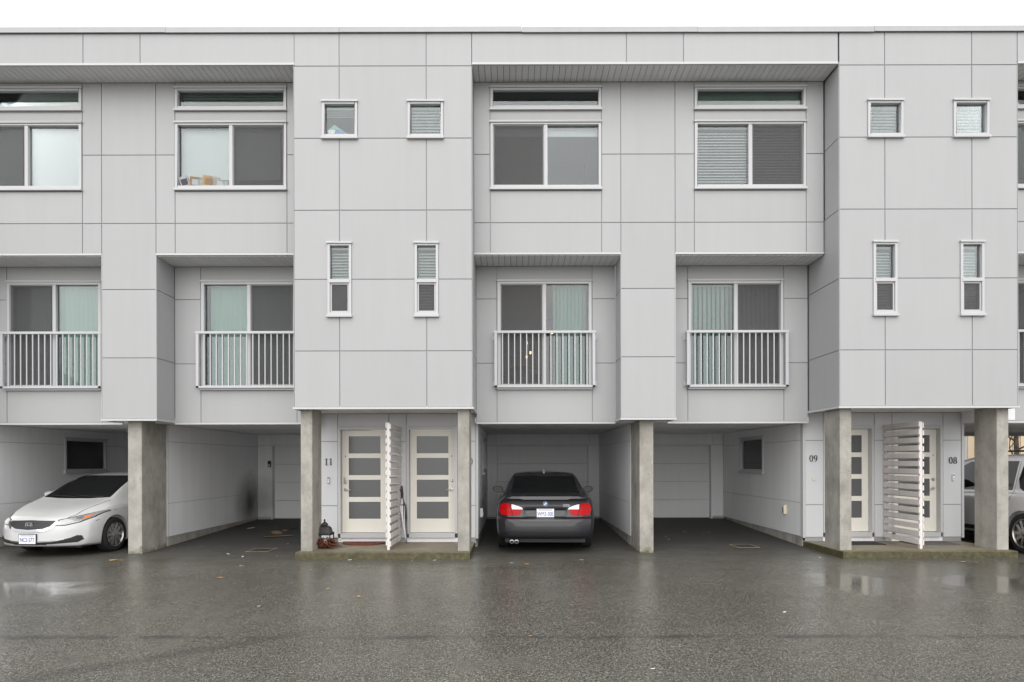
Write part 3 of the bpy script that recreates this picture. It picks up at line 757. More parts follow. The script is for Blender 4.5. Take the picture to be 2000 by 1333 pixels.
x0, x1, z0, z1 = tw(TB, 1); venetian(x0, x1, z0-.02, z1+.01, YT+.03, 'tightly closed white blind in the square window nearest the right edge', .052, 65, m='blindtw')
x0, x1, z0, z1 = tw(TA, 2); venetian(x0, x1, z0+.58, z1+.01, YT, 'half lowered slatted blind in the tall window above the 11 doorway', .05, 45, m='blindtw')
x0, x1, z0, z1 = tw(TA, 3); venetian(x0, x1, z0-.02, z1+.01, YT, 'slatted blind filling the tall window above door 10', .05, 45, m='blindtw')
x0, x1, z0, z1 = tw(TB, 2); venetian(x0, x1, z0-.02, z1+.01, YT+.02, 'crumpled slatted blind in the tall window above door 09', .05, 50, m='blindtw')
x0, x1, z0, z1 = tw(TB, 3); venetian(x0, x1, z0-.02, z1+.01, YT+.02, 'slatted blind in the tall window above door 08', .05, 60, m='blindtw')
YV = Y2+.16
q = WIN[(kL, 'L', 'door')]; vertical_blind(q[0]+.07, q[1]-.06, q[2]+.07, q[3]-.03, YV, 'closed pale green vertical blind in the balcony door nearest the left edge', 8)
q = WIN[(kL, 'R', 'door')]; vertical_blind(q[0]+.12, q[1]-.06, q[2]+.07, q[3]-.03, YV, 'closed pale green vertical blind in the balcony door left of the 11 tower', 10)
q = WIN[(k0, 'L', 'door')]; vertical_blind(q[1]-.72, q[1]-.06, q[2]+.07, q[3]-.03, YV, 'vertical blind drawn to the right in the balcony door with the lit lamp', 32, .07)
q = WIN[(k0, 'R', 'door')]; vertical_blind(q[0]+.07, q[1]-.10, q[2]+.07, q[3]-.03, YV, 'vertical blind with half turned vanes in the balcony door left of the 09 tower', 34)
# sill clutter
M['card'] = mat('brown_card', (.24, .15, .085), .8); M['paper'] = mat('grey_paper', (.34, .36, .37), .8); M['cardy'] = mat('buff_card', (.34, .245, .14), .8); M['toyg'] = mat('green_cloth', (.20, .42, .28), .8); M['toyb'] = mat('blue_cloth', (.10, .22, .48), .8)
a, b, *_ = up(kL, 'R'); zc = zs0-.01
def clutter(name, x, w, z, h, y, m, lab, tilt=0, m2=None):
    o = MB().box(-w/2, w/2, -.07, .07, 0, h).build(name, m, None, bevel=.006); o.location = (x, y, z); o.rotation_euler = (0, tilt, .15); tag(o, lab, name.split('_')[-1] if '_' in name else name)
    MB().box(-w*.35, w*.35, -.073, -.0705, h*.2, h*.75).build('printed_label', m2 or 'paper', o, local=True)
    return o
clutter('paper_box', a+.17, .16, zc, .20, YW-.0, 'paper', 'white and black carton leaning at the left of the cluttered sill', -.35, 'black')
clutter('cardboard_box', a+.36, .26, zc, .18, YW-.0, 'card', 'brown cardboard box in the middle of the cluttered sill', .05)
clutter('cardboard_box', a+.58, .27, zc, .20, YW-.0, 'cardy', 'buff cardboard box beside the brown one on the cluttered sill', .12, 'card')
clutter('paper_pack', a+.80, .18, zc, .11, YW-.0, 'paper', 'low white pack at the right of the cluttered sill', 0, 'blindgrey')
x0, x1, z0, z1 = tw(TA, 0)
o = MB().prism([(x0+.02, z0+.0), (x0+.42, z0), (x0+.34, z0+.06), (x0+.2, z0+.16), (x0+.13, z0+.21), (x0+.04, z0+.13)], YT-.02, YT+.03).build('folded_cloth', 'toyg', None, bevel=.01); tag(o, 'green patterned cloth heaped behind the small window above the 11 doorway', 'cloth')
o = MB().prism([(x0+.09, z0+.02), (x0+.36, z0), (x0+.30, z0+.09), (x0+.14, z0+.12)], YT-.05, YT-.022).build('folded_cloth', 'toyb', None, bevel=.01); tag(o, 'blue cloth lying in front of the green cloth in the small window', 'cloth')
o = MB().box(x0+.03, x0+.15, YT-.055, YT-.025, z0+.075, z0+.10).box(x0+.035, x0+.14, YT-.055, YT-.025, z0+.04, z0+.07).build('paper_bundle', 'white', None); tag(o, 'white folded papers on the blue cloth in the small window', 'paper')
# room with the lit lamp
lp = empty('floor_lamp', (.36, 14.6, 3.0), 'lit multi-bulb lamp glowing behind the balcony door', 'lamp')
MB().lathe([(.14, 0), (.13, .02), (.02, .03), (.012, 1.15)], (.36, 14.6, 3.0), 'Z', 16).build('lamp_stem', 'black', lp, smooth=True)
for bx, bz in ((.345, 4.16), (.315, 3.86), (.40, 3.95)):
    MB().tube([(.36, 14.6, bz-.09), (bx, 14.55, bz-.05)], .008).build('arm', 'black', lp)
    MB().lathe([(.0, -.036), (.018, -.024), (.024, 0), (.017, .026), (0, .036)], (bx, 14.55, bz), 'Z', 12).build('bulb', 'bulb', lp, smooth=True)
o = MB().lathe([(0, -.02), (.045, -.012), (.05, .01), (0, .02)], (.90, 14.9, 4.44), 'Z', 14).build('pendant_lamp', 'bulb', None, smooth=True); tag(o, 'small lit pendant light behind the balcony door above the floor lamp', 'lamp')
MB().tube([(.9, 14.9, 4.455), (.9, 14.9, 5.15)], .006).build('cord', 'black', o)
M['chairw'] = mat('pale_wood', (.55, .52, .46), .5)
ch = empty('dining_chair', (.50, 13.9, 3.0), 'pale slat-backed chair behind the balcony door with the lamp', 'chair')
MB().box(.30, .70, 13.75, 14.1, 3.44, 3.48).build('seat', 'chairw', ch)
for xx in (.32, .66): MB().box(xx, xx+.03, 13.74, 13.77, 3.0, 4.05).build('leg', 'chairw', ch); MB().box(xx, xx+.03, 14.05, 14.08, 3.0, 3.44).build('leg', 'chairw', ch)
for xx in (.42, .49, .56): MB().box(xx, xx+.025, 13.745, 13.765, 3.5, 4.0).build('slat', 'chairw', ch)
MB().box(.34, .67, 13.742, 13.768, 4.0, 4.05).build('top_rail', 'chairw', ch)
cab = MB().box(.02, .30, 14.2, 14.6, 3.0, 3.62).box(-.04, .02, 14.2, 14.6, 3.0, 3.58).build('side_cabinet', 'black', None, bevel=.01); tag(cab, 'low dark cabinet behind the balcony door with the lamp', 'cabinet')
tag(MB().box(-.22, -.14, 13.3, 13.6, 3.0, 3.68).build('box_file', 'shadegreen', None, bevel=.005), 'pale green upright box behind the balcony door with the lamp', 'box')

# ------------------------------------------------------------------ privacy screens
def privacy(cx, label):
    y0, y1 = Y0+.27, YD-.03; z0, z1 = .15, 2.30
    o = empty('privacy_screen', (cx, (y0+y1)/2, .12), label, 'screen')
    for yy in (y0, y1-.05): MB().box(cx-.022, cx+.022, yy, yy+.05, z0-.03 if yy == y0 else z0, z1).build('post', 'screenwood', o, bevel=.003)
    n = 16; p = (z1-z0)/n
    me = {}
    for s in (-1, 1):
        me[s] = MB().box(min(s*.0225, s*.044), max(s*.0225, s*.044), -.01, y1-y0+.005, 0, .088).mesh('slat', bevel=.003); me[s].materials.append(M['screenwood'])
    for i in range(n):
        for s in (-1, 1):
            zz = z0+p*i + (.03 if s > 0 else -.03+p*.0)
            if s < 0: zz = z0+p*i+p*.5-.02
            if zz+.088 > z1+.03: continue
            c = bpy.data.objects.new('slat', me[s]); COL.objects.link(c); c.parent = o
            c.location = Vector((cx+random.uniform(-.001, .001), y0-random.uniform(0, .003), zz+random.uniform(-.004, .004))) - o.location
            c.rotation_euler = (random.uniform(-.004, .004), 0, 0)
privacy(TA+.03, 'whitewashed slat screen on the left porch, umbrella leaning by it')
privacy(TB+.03, 'whitewashed slat screen on the right porch, next to the column by the silver vehicle')

# ------------------------------------------------------------------ porch things
def umbrella():
    x, y = X(790, 106), 12.66; o = empty('umbrella', (x, y, .12), 'closed black and white striped umbrella leaning by the slat screen', 'umbrella')
    top = Vector((x-.09, y+.10, 1.18)); bot = Vector((x+.03, y-.02, .12))
    def P(t): return bot.lerp(top, t)
    MB().tube([P(0), P(1)], .007).build('shaft', 'black', o)
    MB().tube([P(.78), P(.84), P(.97), P(1.0)], [.016, .024, .026, .018], 12).build('handle', 'black', o, smooth=True)
    n = 16; prof = [(.06, .010), (.2, .026), (.4, .043), (.58, .052), (.66, .048), (.72, .026), (.78, .014)]
    for g, m_ in ((0, 'black'), (1, 'white')):
        mb = MB(); d = (top-bot).normalized(); u = d.orthogonal().normalized(); w = d.cross(u)
        for k in range(n):
            if k % 2 != g: continue
            V = []
            for i, (t, r) in enumerate(prof):
                for e in (0, 1):
                    an = 2*math.pi*(k+e)/n + t*2.6; rr = r*(1.18 if (k+e) % 2 else .82); V.append(P(t)+(u*math.cos(an)+w*math.sin(an))*rr)
            mb.add(V, [(2*i, 2*i+1, 2*i+3, 2*i+2) for i in range(len(prof)-1)])
        mb.build('canopy', m_, o, smooth=True)
    MB().tube([P(.655), P(.675)], .052, 14).build('strap', 'black', o)
umbrella()
M['bronze'] = mat('dark_bronze', (.028, .025, .024), .5, .2)
def lantern():
    x, y, z = X(634, 110.5), 12.06, .12; o = empty('garden_lantern', (x, y, z), 'dark metal lantern with pagoda top standing in dried fronds', 'lantern')
    MB().box(x-.12, x+.12, y-.12, y+.12, z+.002, z+.03).build('base', 'bronze', o, bevel=.006)
    for a in (-1, 1):
        for b in (-1, 1): MB().box(x+a*.125-.009, x+a*.125+.009, y+b*.125-.009, y+b*.125+.009, z, z+.26).build('leg', 'bronze', o)
    prof = [(.175, .245), (.180, .255), (.155, .285), (.145, .33), (.115, .365), (.062, .385), (.075, .395), (.06, .42), (.030, .445), (.012, .455), (.022, .475), (.008, .50), (0, .51)]
    mb = MB(); V = []; F = []
    for r, h in prof:
        for k in range(8):
            t = 2*math.pi*k/8+math.pi/4; q = max(abs(math.cos(t)), abs(math.sin(t))); s = r*(1 if k % 2 == 0 else .74)*1.0
            V.append((x+s*math.cos(t), y+s*math.sin(t), z+h))
    for i in range(len(prof)-1):
        for k in range(8): F.append((i*8+k, i*8+(k+1) % 8, (i+1)*8+(k+1) % 8, (i+1)*8+k))
    mb.add(V, F).build('roof', 'bronze', o, smooth=True, angle=30)
    MB().ring(x-.135, x+.135, y-.135, y+.135, z+.225, z+.25, .0).box(x-.135, x+.135, y-.135, y+.135, z+.232, z+.247).build('top_frame', 'bronze', o)
    MB().lathe([(.045, .03), (.045, .14), (.0, .15)], (x, y, z), 'Z', 14).build('candle', 'ivory', o, smooth=True)
    # dried fronds
    M['frond'] = mat('dried_frond', (.14, .040, .022), .8); k = N(M['frond']); ii = k.n('ShaderNodeNewGeometry')
    k.l(k.ramp(ii.outputs['Random Per Island'], [(0, (.02, .008, .006)), (.5, (.10, .026, .015)), (1, (.22, .075, .035))]), k.b.inputs['Base Color'])
    mb = MB()
    for i in range(230):
        an = random.uniform(0, 2*math.pi); L = random.uniform(.16, .34); r0 = random.uniform(.0, .10); up_ = random.uniform(.0, .13); w = random.uniform(.005, .011)
        cx_, cy_ = x+r0*math.cos(an), y-.10+r0*math.sin(an)*.7
        pts = [Vector((cx_+L*t*math.cos(an), cy_+L*t*math.sin(an)*.62, z+.015+up_*math.sin(t*2.6)*1.3)) for t in (0, .35, .7, 1)]
        sd = Vector((-math.sin(an), math.cos(an), .4)).normalized(); V = []
        for j, p_ in enumerate(pts): ww = w*(1, 1.2, .8, .1)[j]; V += [p_+sd*ww, p_-sd*ww]
        mb.add(V, [(2*j, 2*j+1, 2*j+3, 2*j+2) for j in range(3)])
        for t in (.45, .7):
            p_ = pts[1].lerp(pts[2], t); q_ = p_+Vector((random.uniform(-.05, .05), random.uniform(-.04, .02), random.uniform(.0, .05)))
            mb.add([p_+sd*.006, p_-sd*.006, q_], [(0, 1, 2)])
    f = mb.build('dried_fronds', 'frond'); tag(f, 'heap of dried red-brown fronds round the lantern foot', 'plant')
lantern()
M['coir'] = mat('coir_red', (.16, .045, .025), .95); M['matdk'] = mat('dark_mat', (.028, .028, .03), .95); M['matgr'] = mat('grey_mat', (.13, .12, .125), .95); M['matln'] = mat('mat_border', (.42, .30, .22), .9)
for mm in ('coir', 'matdk', 'matgr'):
    k = N(M[mm]); v = k.coord(); c0 = M[mm].node_tree.nodes['Principled BSDF'].inputs['Base Color'].default_value[:3]
    k.l(k.mix(1, c0, k.ramp(k.noise(v, 70, 4), [(.3, .5), (.7, 1.4)]), 'MULTIPLY'), k.b.inputs['Base Color']); k.bump(k.noise(v, 200, 2), .6, .01)
def halfmoon():
    cx_, y0, y1 = X(704, 108), 12.34, 12.78
    pts = [(cx_-.41, y1)]+[(cx_-.41*math.cos(math.pi*i/16), y1-(y1-y0)*(math.sin(math.pi*i/16)**.75)) for i in range(1, 16)]+[(cx_+.41, y1)]
    n = len(pts); mb = MB().add([(a, b, .122) for a, b in pts]+[(a, b, .142) for a, b in pts], [tuple(range(n-1, -1, -1)), tuple(range(n, 2*n))]+[(i, (i+1) % n, n+(i+1) % n, n+i) for i in range(n)])
    o = mb.build('door_mat', 'coir'); tag(o, 'half-moon red-brown door mat at door 11', 'mat')
    mb = MB()
    mp = [(cx_+(a-cx_)*.88, y1-.03-(y1-b)*.86) for a, b in pts]
    for i in range(n-1):
        if i % 4 == 3: continue
        (a, b), (c, d) = mp[i], mp[i+1]; mb.add([(a, b-.008, .1428), (c, d-.008, .1428), (c, d+.008, .1428), (a, b+.008, .1428)], [(0, 1, 2, 3)])
    mb.build('border_pattern', 'matln', o)
halfmoon()
tag(MB().box(X(1657, 108), X(1712, 106), 12.25, 12.72, .122, .134).build('door_mat', 'matdk', bevel=.004), 'dark rectangular door mat at door 09', 'mat')
tag(MB().box(TB+.24, TB+1.05, 12.22, 12.74, .122, .134).build('door_mat', 'matgr', bevel=.004), 'grey ribbed door mat at door 08', 'mat')
def bell(px, py, w, h, m_, lab, m2='black'):
    x, z = X(px, SD), Z(py, SD)
    o = MB().box(x-w/2, x+w/2, YD-.03, YD-.003, z-h/2, z+h/2).build('doorbell', m_, None, bevel=.009); tag(o, lab, 'doorbell')
    MB().lathe([(0, -.006), (w*.28, -.004), (w*.32, 0)], (x, YD-.03, z+h*.28), 'Y', 14).build('lens', m2, o, smooth=True)
    MB().lathe([(0, -.005), (w*.25, -.003), (w*.28, 0)], (x, YD-.03, z-h*.22), 'Y', 14).build('push_button', 'white' if m_ != 'white' else 'nickel', o, smooth=True)
bell(642, 937, .042, .135, 'nickel', 'dark and silver video doorbell under the number 11')
bell(1588.5, 937, .035, .065, 'ivory', 'small ivory doorbell button under the number 09', 'ivory')
bell(1861, 934, .045, .13, 'white', 'white video doorbell under the number 08')
def outlet(xf, s, y, z, lab):
    o = MB().box(min(xf, xf+s*.055), max(xf, xf+s*.055), y-.05, y+.05, z-.09, z+.09).build('outlet_box', 'ivory' if s < 0 else 'white', None, bevel=.012); tag(o, lab, 'outlet')
    MB().box(min(xf+s*.055, xf+s*.06), max(xf+s*.055, xf+s*.06), y-.028, y+.028, z-.06, z+.04).build('cover_flap', 'nickel', o)
outlet(TB-1.51, -1, 13.66, .66, 'cream weatherproof outlet box on the wall of the empty carport')
outlet(TA+1.51, 1, 13.75, .60, 'white weatherproof outlet box on the wall left of the dark car')
o = MB().box(X(527, SB)-.04, X(527, SB)+.04, YB-.05, YB-.004, Z(912, SB), Z(904, SB)+.06).build('wall_keypad', 'plastic', None, bevel=.01); tag(o, 'dark keypad beside the garage door of the littered carport', 'keypad')
MB().box(X(527, SB)-.03, X(527, SB)+.03, YB-.054, YB-.051, Z(911, SB), Z(906, SB)).build('key_face', 'nickel', o)

# ------------------------------------------------------------------ drains
M['iron'] = mat('cast_iron', (.03, .03, .03), .6, .3); M['brassy'] = mat('worn_frame', (.20, .17, .11), .7)
def drain(x, y, w, d, lab):
    z = gz(y)+.004; o = empty('drain_grate', (x, y, z), lab, 'drain')
    V = MB().ring(0, w, 0, 1, 0, d, .03)   # ring in xz, turned flat below
    mb = MB().add([(x-w/2+a, y-d/2+c, z+b*.008) for a, b, c in V.v], V.f); mb.build('frame', 'brassy', o)
    MB().box(x-w/2+.03, x+w/2-.03, y-d/2+.03, y+d/2-.03, z-.002, z+.001).build('pit', 'black', o)
    for i in range(9):
        yy = y-d/2+.05+(d-.1)*i/8; MB().box(x-w/2+.03, x+w/2-.03, yy-.009, yy+.009, z+.001, z+.007).build('bar', 'iron', o)
drain(X(503, 108), FP*H/172, .42, .52, 'iron drain grate in front of the littered carport')
drain(X(1448, 102), FP*H/167, .42, .52, 'iron drain grate in front of the empty carport')

# ------------------------------------------------------------------ leaves and litter
M['leafb'] = mat('leaf_brown', (.28, .15, .06), .8); M['leafo'] = mat('leaf_tan', (.50, .34, .17), .8)
def scrap_mesh(kind):
    if kind == 'leaf':
        pts = [(0, -.5), (.16, -.34), (.42, -.30), (.26, -.08), (.48, .12), (.2, .14), (.12, .36), (0, .5), (-.14, .3), (-.22, .12), (-.46, .16), (-.27, -.08), (-.4, -.3), (-.15, -.36)]
    else: pts = [(-.5, -.3), (.1, -.42), (.5, -.2), (.42, .3), (-.1, .38), (-.46, .22)]
    mb = MB(); n = len(pts); c = random.uniform(.05, .25)
    mb.add([(a, b, .03+c*(a*a*1.3+.25*b*b)) for a, b in pts]+[(0, 0, .09)], [(i, (i+1) % n, n) for i in range(n)])
    mb.add([(a, b, .0+c*(a*a*1.3+.25*b*b)) for a, b in pts]+[(0, 0, .06)], [((i+1) % n, i, n) for i in range(n)])
    return mb.mesh(kind, smooth=True)
LM = [scrap_mesh('leaf') for _ in range(3)]; PM = [scrap_mesh('scrap') for _ in range(3)]
def gp(px, py):          # ground point seen at a photo pixel
    y = FP*H/(py-903)
    for _ in range(6): y = FP*(H-gz(y))/(py-903)
    return X(px, FP/y), y, gz(y)
def where(px, py):
    if py > 1110: return ('out on the left of the wet yard', 'out in the middle of the wet yard', 'out on the right of the wet yard')[0 if px < 760 else 1 if px < 1400 else 2]
    return 'before the littered carport' if px < 575 else 'along the foot of the left porch slab' if px < 930 else 'near the dark saloon' if px < 1232 else 'inside the empty carport' if px < 1560 else 'by the right porch slab'
def scrap(px, py, size, m_, name, lab, cat, group=None, meshes=LM, sq=.9):
    x, y, z = gp(px, py); me = random.choice(meshes).copy(); me.materials.append(M[m_])
    o = bpy.data.objects.new(name, me); COL.objects.link(o); o.location = (x, y, z+.004); s = size
    o.scale = (s, s*sq, s); o.rotation_euler = (random.uniform(-.1, .1), random.uniform(-.1, .1), random.uniform(0, 6.3)); tag(o, lab, cat, group); return o
for px, py, s in ((222, 1094, .17), (236, 1094, .10)): scrap(px, py, s, 'leafo', 'fallen_leaf', 'tan curled leaf on the asphalt by the concrete pillar', 'leaf', 'leaves by the pillar')
for px, py, s in ((430, 1128, .12), (470, 1105, .07), (1028, 1103, .10), (1136, 1095, .09), (1035, 1243, .05), (1880, 1100, .10), (1905, 1102, .08), (640, 1150, .06), (700, 1165, .06), (1300, 1050, .05), (1500, 1044, .12), (1338, 1041, .05)):
    scrap(px, py, s, random.choice(('leafb', 'leafo')), 'fallen_leaf', 'single brown leaf lying '+where(px, py), 'leaf', 'leaves scattered on the asphalt')
for px, py, s in ((683, 1094, .07), (848, 1095, .06), (804, 1096, .03), (474, 1087, .07), (540, 1086, .05), (446, 1082, .08), (1000, 1101, .09), (1230, 1053, .06), (505, 1184, .04), (1274, 1308, .035), (1213, 1181, .03), (1531, 1198, .05), (606, 1113, .04), (562, 1062, .04), (1306, 1055, .04), (1336, 1039, .04), (1384, 1041, .04), (1372, 1044, .03), (1600, 1091, .05)):
    scrap(px, py, s, 'white', 'paper_scrap', 'tiny white litter scrap '+where(px, py), 'litter', 'white scraps on the asphalt', PM, .7)
for px, py, s, m_, lab in ((545, 1047, .62, 'cardy', 'largest flattened cardboard in the littered carport'), (540, 1040, .45, 'card', 'brown cardboard behind the largest flattened piece'), (472, 1026, .42, 'card', 'torn cardboard against the left wall of the littered carport'),
                           (523, 1021, .30, 'white', 'white torn sheet by the garage door of the littered carport'), (573, 1032, .34, 'leafb', 'heap of rusty brown scraps by the porch column'), (556, 1036, .26, 'leafb', 'rusty brown scrap beside the heap by the porch column'), (490, 1031, .20, 'white', 'small pale sheet in the littered carport')):
    scrap(px, py, s, m_, 'cardboard_scrap', lab, 'litter', None, PM, .55).scale.z = .12*s+.04

# ------------------------------------------------------------------ cars
def curve(keys):
    xs = [k[0] for k in keys]; ys = [k[1] for k in keys]; n = len(xs)
    d = [(ys[i+1]-ys[i])/(xs[i+1]-xs[i]) for i in range(n-1)]
    m_ = [d[0]]+[0 if d[i-1]*d[i] <= 0 else 2*d[i-1]*d[i]/(d[i-1]+d[i]) for i in range(1, n-1)]+[d[-1]]
    def f(x):
        if x <= xs[0]: return ys[0]
        if x >= xs[-1]: return ys[-1]
        i = max(j for j in range(n-1) if xs[j] <= x); h = xs[i+1]-xs[i]; t = (x-xs[i])/h
        return ys[i]*(1+2*t)*(1-t)**2+m_[i]*h*t*(1-t)**2+ys[i+1]*t*t*(3-2*t)+m_[i+1]*h*t*t*(t-1)
    return f
FR = [0, .08, .16, .24, .32, .40, .46, .52, .58, .66, .74, .82, .89, .95, 1.0]
class Car:
    """body lofted along its length: l = 0 rear ... L nose; local axes x = right, y = forward"""
    def __init__(s, L, W, top, belt, wt, bot, rear, front, pr, pf, wplan, wheels, wr, track, recess=None):
        s.recess = recess
        s.L = L; s.W = curve(wplan); s.top = curve(top); s.belt = curve(belt); s.wt = curve(wt); s.bot = curve(bot); s.rear = curve(rear); s.front = curve(front)
        s.pr, s.pf, s.wheels, s.wr, s.track = pr, pf, wheels, wr, track
    def section(s, l):
        W, T, Bt, wt, bo = s.W(l), s.top(l), s.belt(l), s.wt(l), s.bot(l); g = max(T-Bt, .015); P = []
        P += [(f*.86*W, bo) for f in FR]
        hb = Bt-bo
        sc = curve([(0, .86), (.03/hb, .955), (.10/hb, .985), (.38, 1.0), (.58, 1.0), (.78, .990), (.90, .972), (.97, .945), (1.0, .915)])
        P += [(sc(u)*W, bo+u*hb) for u in (.015, .04, .07, .11, .16, .22, .28, .34, .40, .46, .50, .53, .56, .59, .62, .66, .71, .76, .82, .87, .91, .95, .98, 1.0)]
        b0 = .905*W
        for a, e in ((.08, .10), (.34, .38), (.64, .68), (.88, .88)): P.append((b0+(wt-b0)*a, Bt+g*e))
        P += [(wt*f, Bt+g*(.94+.06*(1-f**2.2))) for f in reversed(FR)]
        return P
    def warp(s, l, t, z):
        W = s.W(l)
        if l < 1.0:
            k = (1-l/1.0)**2
            rc = 0
            if s.recess:
                t0, z0, z1, dp = s.recess; sm = lambda q: max(0, min(1, q))**2*(3-2*max(0, min(1, q)))
                tt = t0+(z-z0)*.45; rc = dp*sm((tt-abs(t))/.05+.5)*sm((z-z0)/.03+.5)*sm((z1-z)/.02+.5)
            return l + k*(s.rear(z)+s.pr*min(1.2, abs(t)/max(W, .3))**4+rc)
        if l > s.L-1.0: k = (1-(s.L-l)/1.0)**2; return l - k*(s.front(z)+s.pf*min(1.2, abs(t)/max(W, .3))**2.6)
        return l
    def mesh(s):
        r = .055; L = s.L
        ls = [0, .006, .018, .035, .055, .09, .14, .2, .28, .36, .45]; n = 46
        ls = ls + [.45+(L-.9)*i/n for i in range(1, n)] + [L-q for q in reversed(ls)]
        bm = bmesh.new(); secs = []
        for l in ls:
            P = s.section(l); e = 0
            q = min(l, L-l)
            if q < r: e = r*(1-math.sqrt(max(0, 1-(1-q/r)**2)))
            zs = [p[1] for p in P]; zm = (min(zs)+max(zs))/2; hh = (max(zs)-min(zs))/2; wm = max(p[0] for p in P)
            half = [(t*(1-e/wm), zm+(z-zm)*(1-e/hh)) for t, z in P]
            full = [(t, z) for t, z in half]+[(-t, z) for t, z in reversed(half[1:-1])]
            secs.append([bm.verts.new((t, s.warp(l, t, z), z)) for t, z in full])
        nn = len(secs[0]); K = len(P)
        for i in range(len(secs)-1):
            for k in range(nn): bm.faces.new((secs[i][k], secs[i][(k+1) % nn], secs[i+1][(k+1) % nn], secs[i+1][k]))
        for sec, l in ((secs[0], ls[0]), (secs[-1], ls[-1])):
            nb = len(FR); right = lambda k: sec[k]; left = lambda k: sec[(nn-k) % nn]
            rows = [[left(k) for k in range(nb-1, 0, -1)]+[sec[k] for k in range(nb)]]
            for k in range(nb, K-nb):
                a, b = left(k), right(k); row = [a]
                for f in [-q for q in reversed(FR[:-1])][:-1]+[q for q in FR[:-1]]:
                    z = a.co.z; t = b.co.x*f; row.append(bm.verts.new((t, s.warp(l, t, z), z)))
                rows.append(row+[b])
            rows.append([left(k) for k in range(K-nb, K-1)]+[sec[k] for k in range(K-1, K-nb-1, -1)])
            for a, b in zip(rows, rows[1:]):
                for k in range(len(a)-1): bm.faces.new((a[k], a[k+1], b[k+1], b[k]))
        bmesh.ops.recalc_face_normals(bm, faces=bm.faces)
        s.bvh = BVHTree.FromBMesh(bm)
        me = bpy.data.meshes.new('body'); bm.to_mesh(me); bm.free(); return me
    def hit(s, axis, a, b):
        if axis == 'rear': h = s.bvh.ray_cast(Vector((a, -3, b)), Vector((0, 1, 0)))
        elif axis == 'front': h = s.bvh.ray_cast(Vector((a, s.L+3, b)), Vector((0, -1, 0)))
        elif axis == 'right': h = s.bvh.ray_cast(Vector((3, a, b)), Vector((-1, 0, 0)))
        elif axis == 'left': h = s.bvh.ray_cast(Vector((-3, a, b)), Vector((1, 0, 0)))
        else: h = s.bvh.ray_cast(Vector((a, b, 4)), Vector((0, 0, -1)))
        return h
    def patch(s, name, poly, axis, m_, parent, off=.004, cell=.05, skirt=.012, smooth=True):
        bm = bmesh.new(); vs = [bm.verts.new((a, b, 0)) for a, b in poly]; bm.faces.new(vs)
        xs = [p[0] for p in poly]; ys = [p[1] for p in poly]
        for ax, (lo, hi) in ((0, (min(xs), max(xs))), (1, (min(ys), max(ys)))):
            n = int((hi-lo)/cell)
            for i in range(1, n+1):
                c = [0, 0, 0]; c[ax] = lo+(hi-lo)*i/(n+1); nrm = [0, 0, 0]; nrm[ax] = 1
                bmesh.ops.bisect_plane(bm, geom=bm.verts[:]+bm.edges[:]+bm.faces[:], plane_co=c, plane_no=nrm)
        bad = []; info = {}
        for v in bm.verts:
            h = s.hit(axis, v.co.x, v.co.y)
            if h[0] is None: bad.append(v)
            else: info[v] = h
        for v, h in info.items(): v.co = h[0]+h[1]*off
        if bad: bmesh.ops.delete(bm, geom=bad, context='VERTS')
        if skirt:
            ed = [e for e in bm.edges if e.is_boundary]; nm = {}
            for e in ed:
                for v in e.verts: nm[v] = info[v][1]
            ret = bmesh.ops.extrude_edge_only(bm, edges=ed); nv = [g for g in ret['geom'] if isinstance(g, bmesh.types.BMVert)]
            kd = [(v, nm[v]) for v in nm]
            for w in nv:
                n_ = min(kd, key=lambda q: (q[0].co-w.co).length_squared)[1]; w.co -= n_*skirt
        bmesh.ops.recalc_face_normals(bm, faces=bm.faces)
        me = bpy.data.meshes.new(name); bm.to_mesh(me); bm.free()
        if smooth: me.shade_smooth(); me.set_sharp_from_angle(angle=R(40))
        return link(me, name, parent, m_, True)
    def line(s, name, pts, axis, parent, w=.007, m_='plastic', off=.0015):
        V = []; F = []
        dense = []
        for (a, b), (c, d) in zip(pts, pts[1:]):
            n = max(2, int(math.hypot(c-a, d-b)/.04))
            dense += [(a+(c-a)*i/n, b+(d-b)*i/n) for i in range(n)]
        dense.append(pts[-1])
        for i, (a, b) in enumerate(dense):
            p, q = dense[max(0, i-1)], dense[min(len(dense)-1, i+1)]; dx, dy = q[0]-p[0], q[1]-p[1]; l_ = math.hypot(dx, dy) or 1
            for sg in (-1, 1):
                h = s.hit(axis, a-dy/l_*w/2*sg, b+dx/l_*w/2*sg)
                V.append(tuple(h[0]+h[1]*off) if h[0] else None)
        for i in range(len(dense)-1):
            ids = (2*i, 2*i+1, 2*i+3, 2*i+2)
            if all(V[j] is not None for j in ids): F.append(ids)
        V = [v or (0, 1, .5) for v in V]
        return MB().add(V, F).build(name, m_, parent, local=True)
    def body(s, parent, m_):
        me = s.mesh(); o = link(me, 'body', parent, m_, True)
        for l in s.wheels:
            for sd in (-1, 1):
                c = MB().lathe([(0, 0), (s.wr+.045, 0), (s.wr+.045, .34), (0, .34)], (sd*(s.track+.20)-.17, l, s.wr), 'X', 40)
                cm = c.mesh('cut'); co = bpy.data.objects.new('cut', cm); COL.objects.link(co); co.parent = parent
                md = o.modifiers.new('arch', 'BOOLEAN'); md.object = co; md.operation = 'DIFFERENCE'; md.solver = 'EXACT'
        bpy.context.view_layer.update()
        dg = bpy.context.evaluated_depsgraph_get(); me2 = bpy.data.meshes.new_from_object(o.evaluated_get(dg), depsgraph=dg)
        cuts = [md.object for md in o.modifiers]; o.modifiers.clear(); o.data = me2
        for c in cuts: bpy.data.objects.remove(c)
        me2.materials.clear(); me2.materials.append(M[m_]); me2.shade_smooth(); me2.set_sharp_from_angle(angle=R(38))
        s.bvh = BVHTree.FromPolygons([v.co.copy() for v in me2.vertices], [tuple(p.vertices) for p in me2.polygons])
        return o
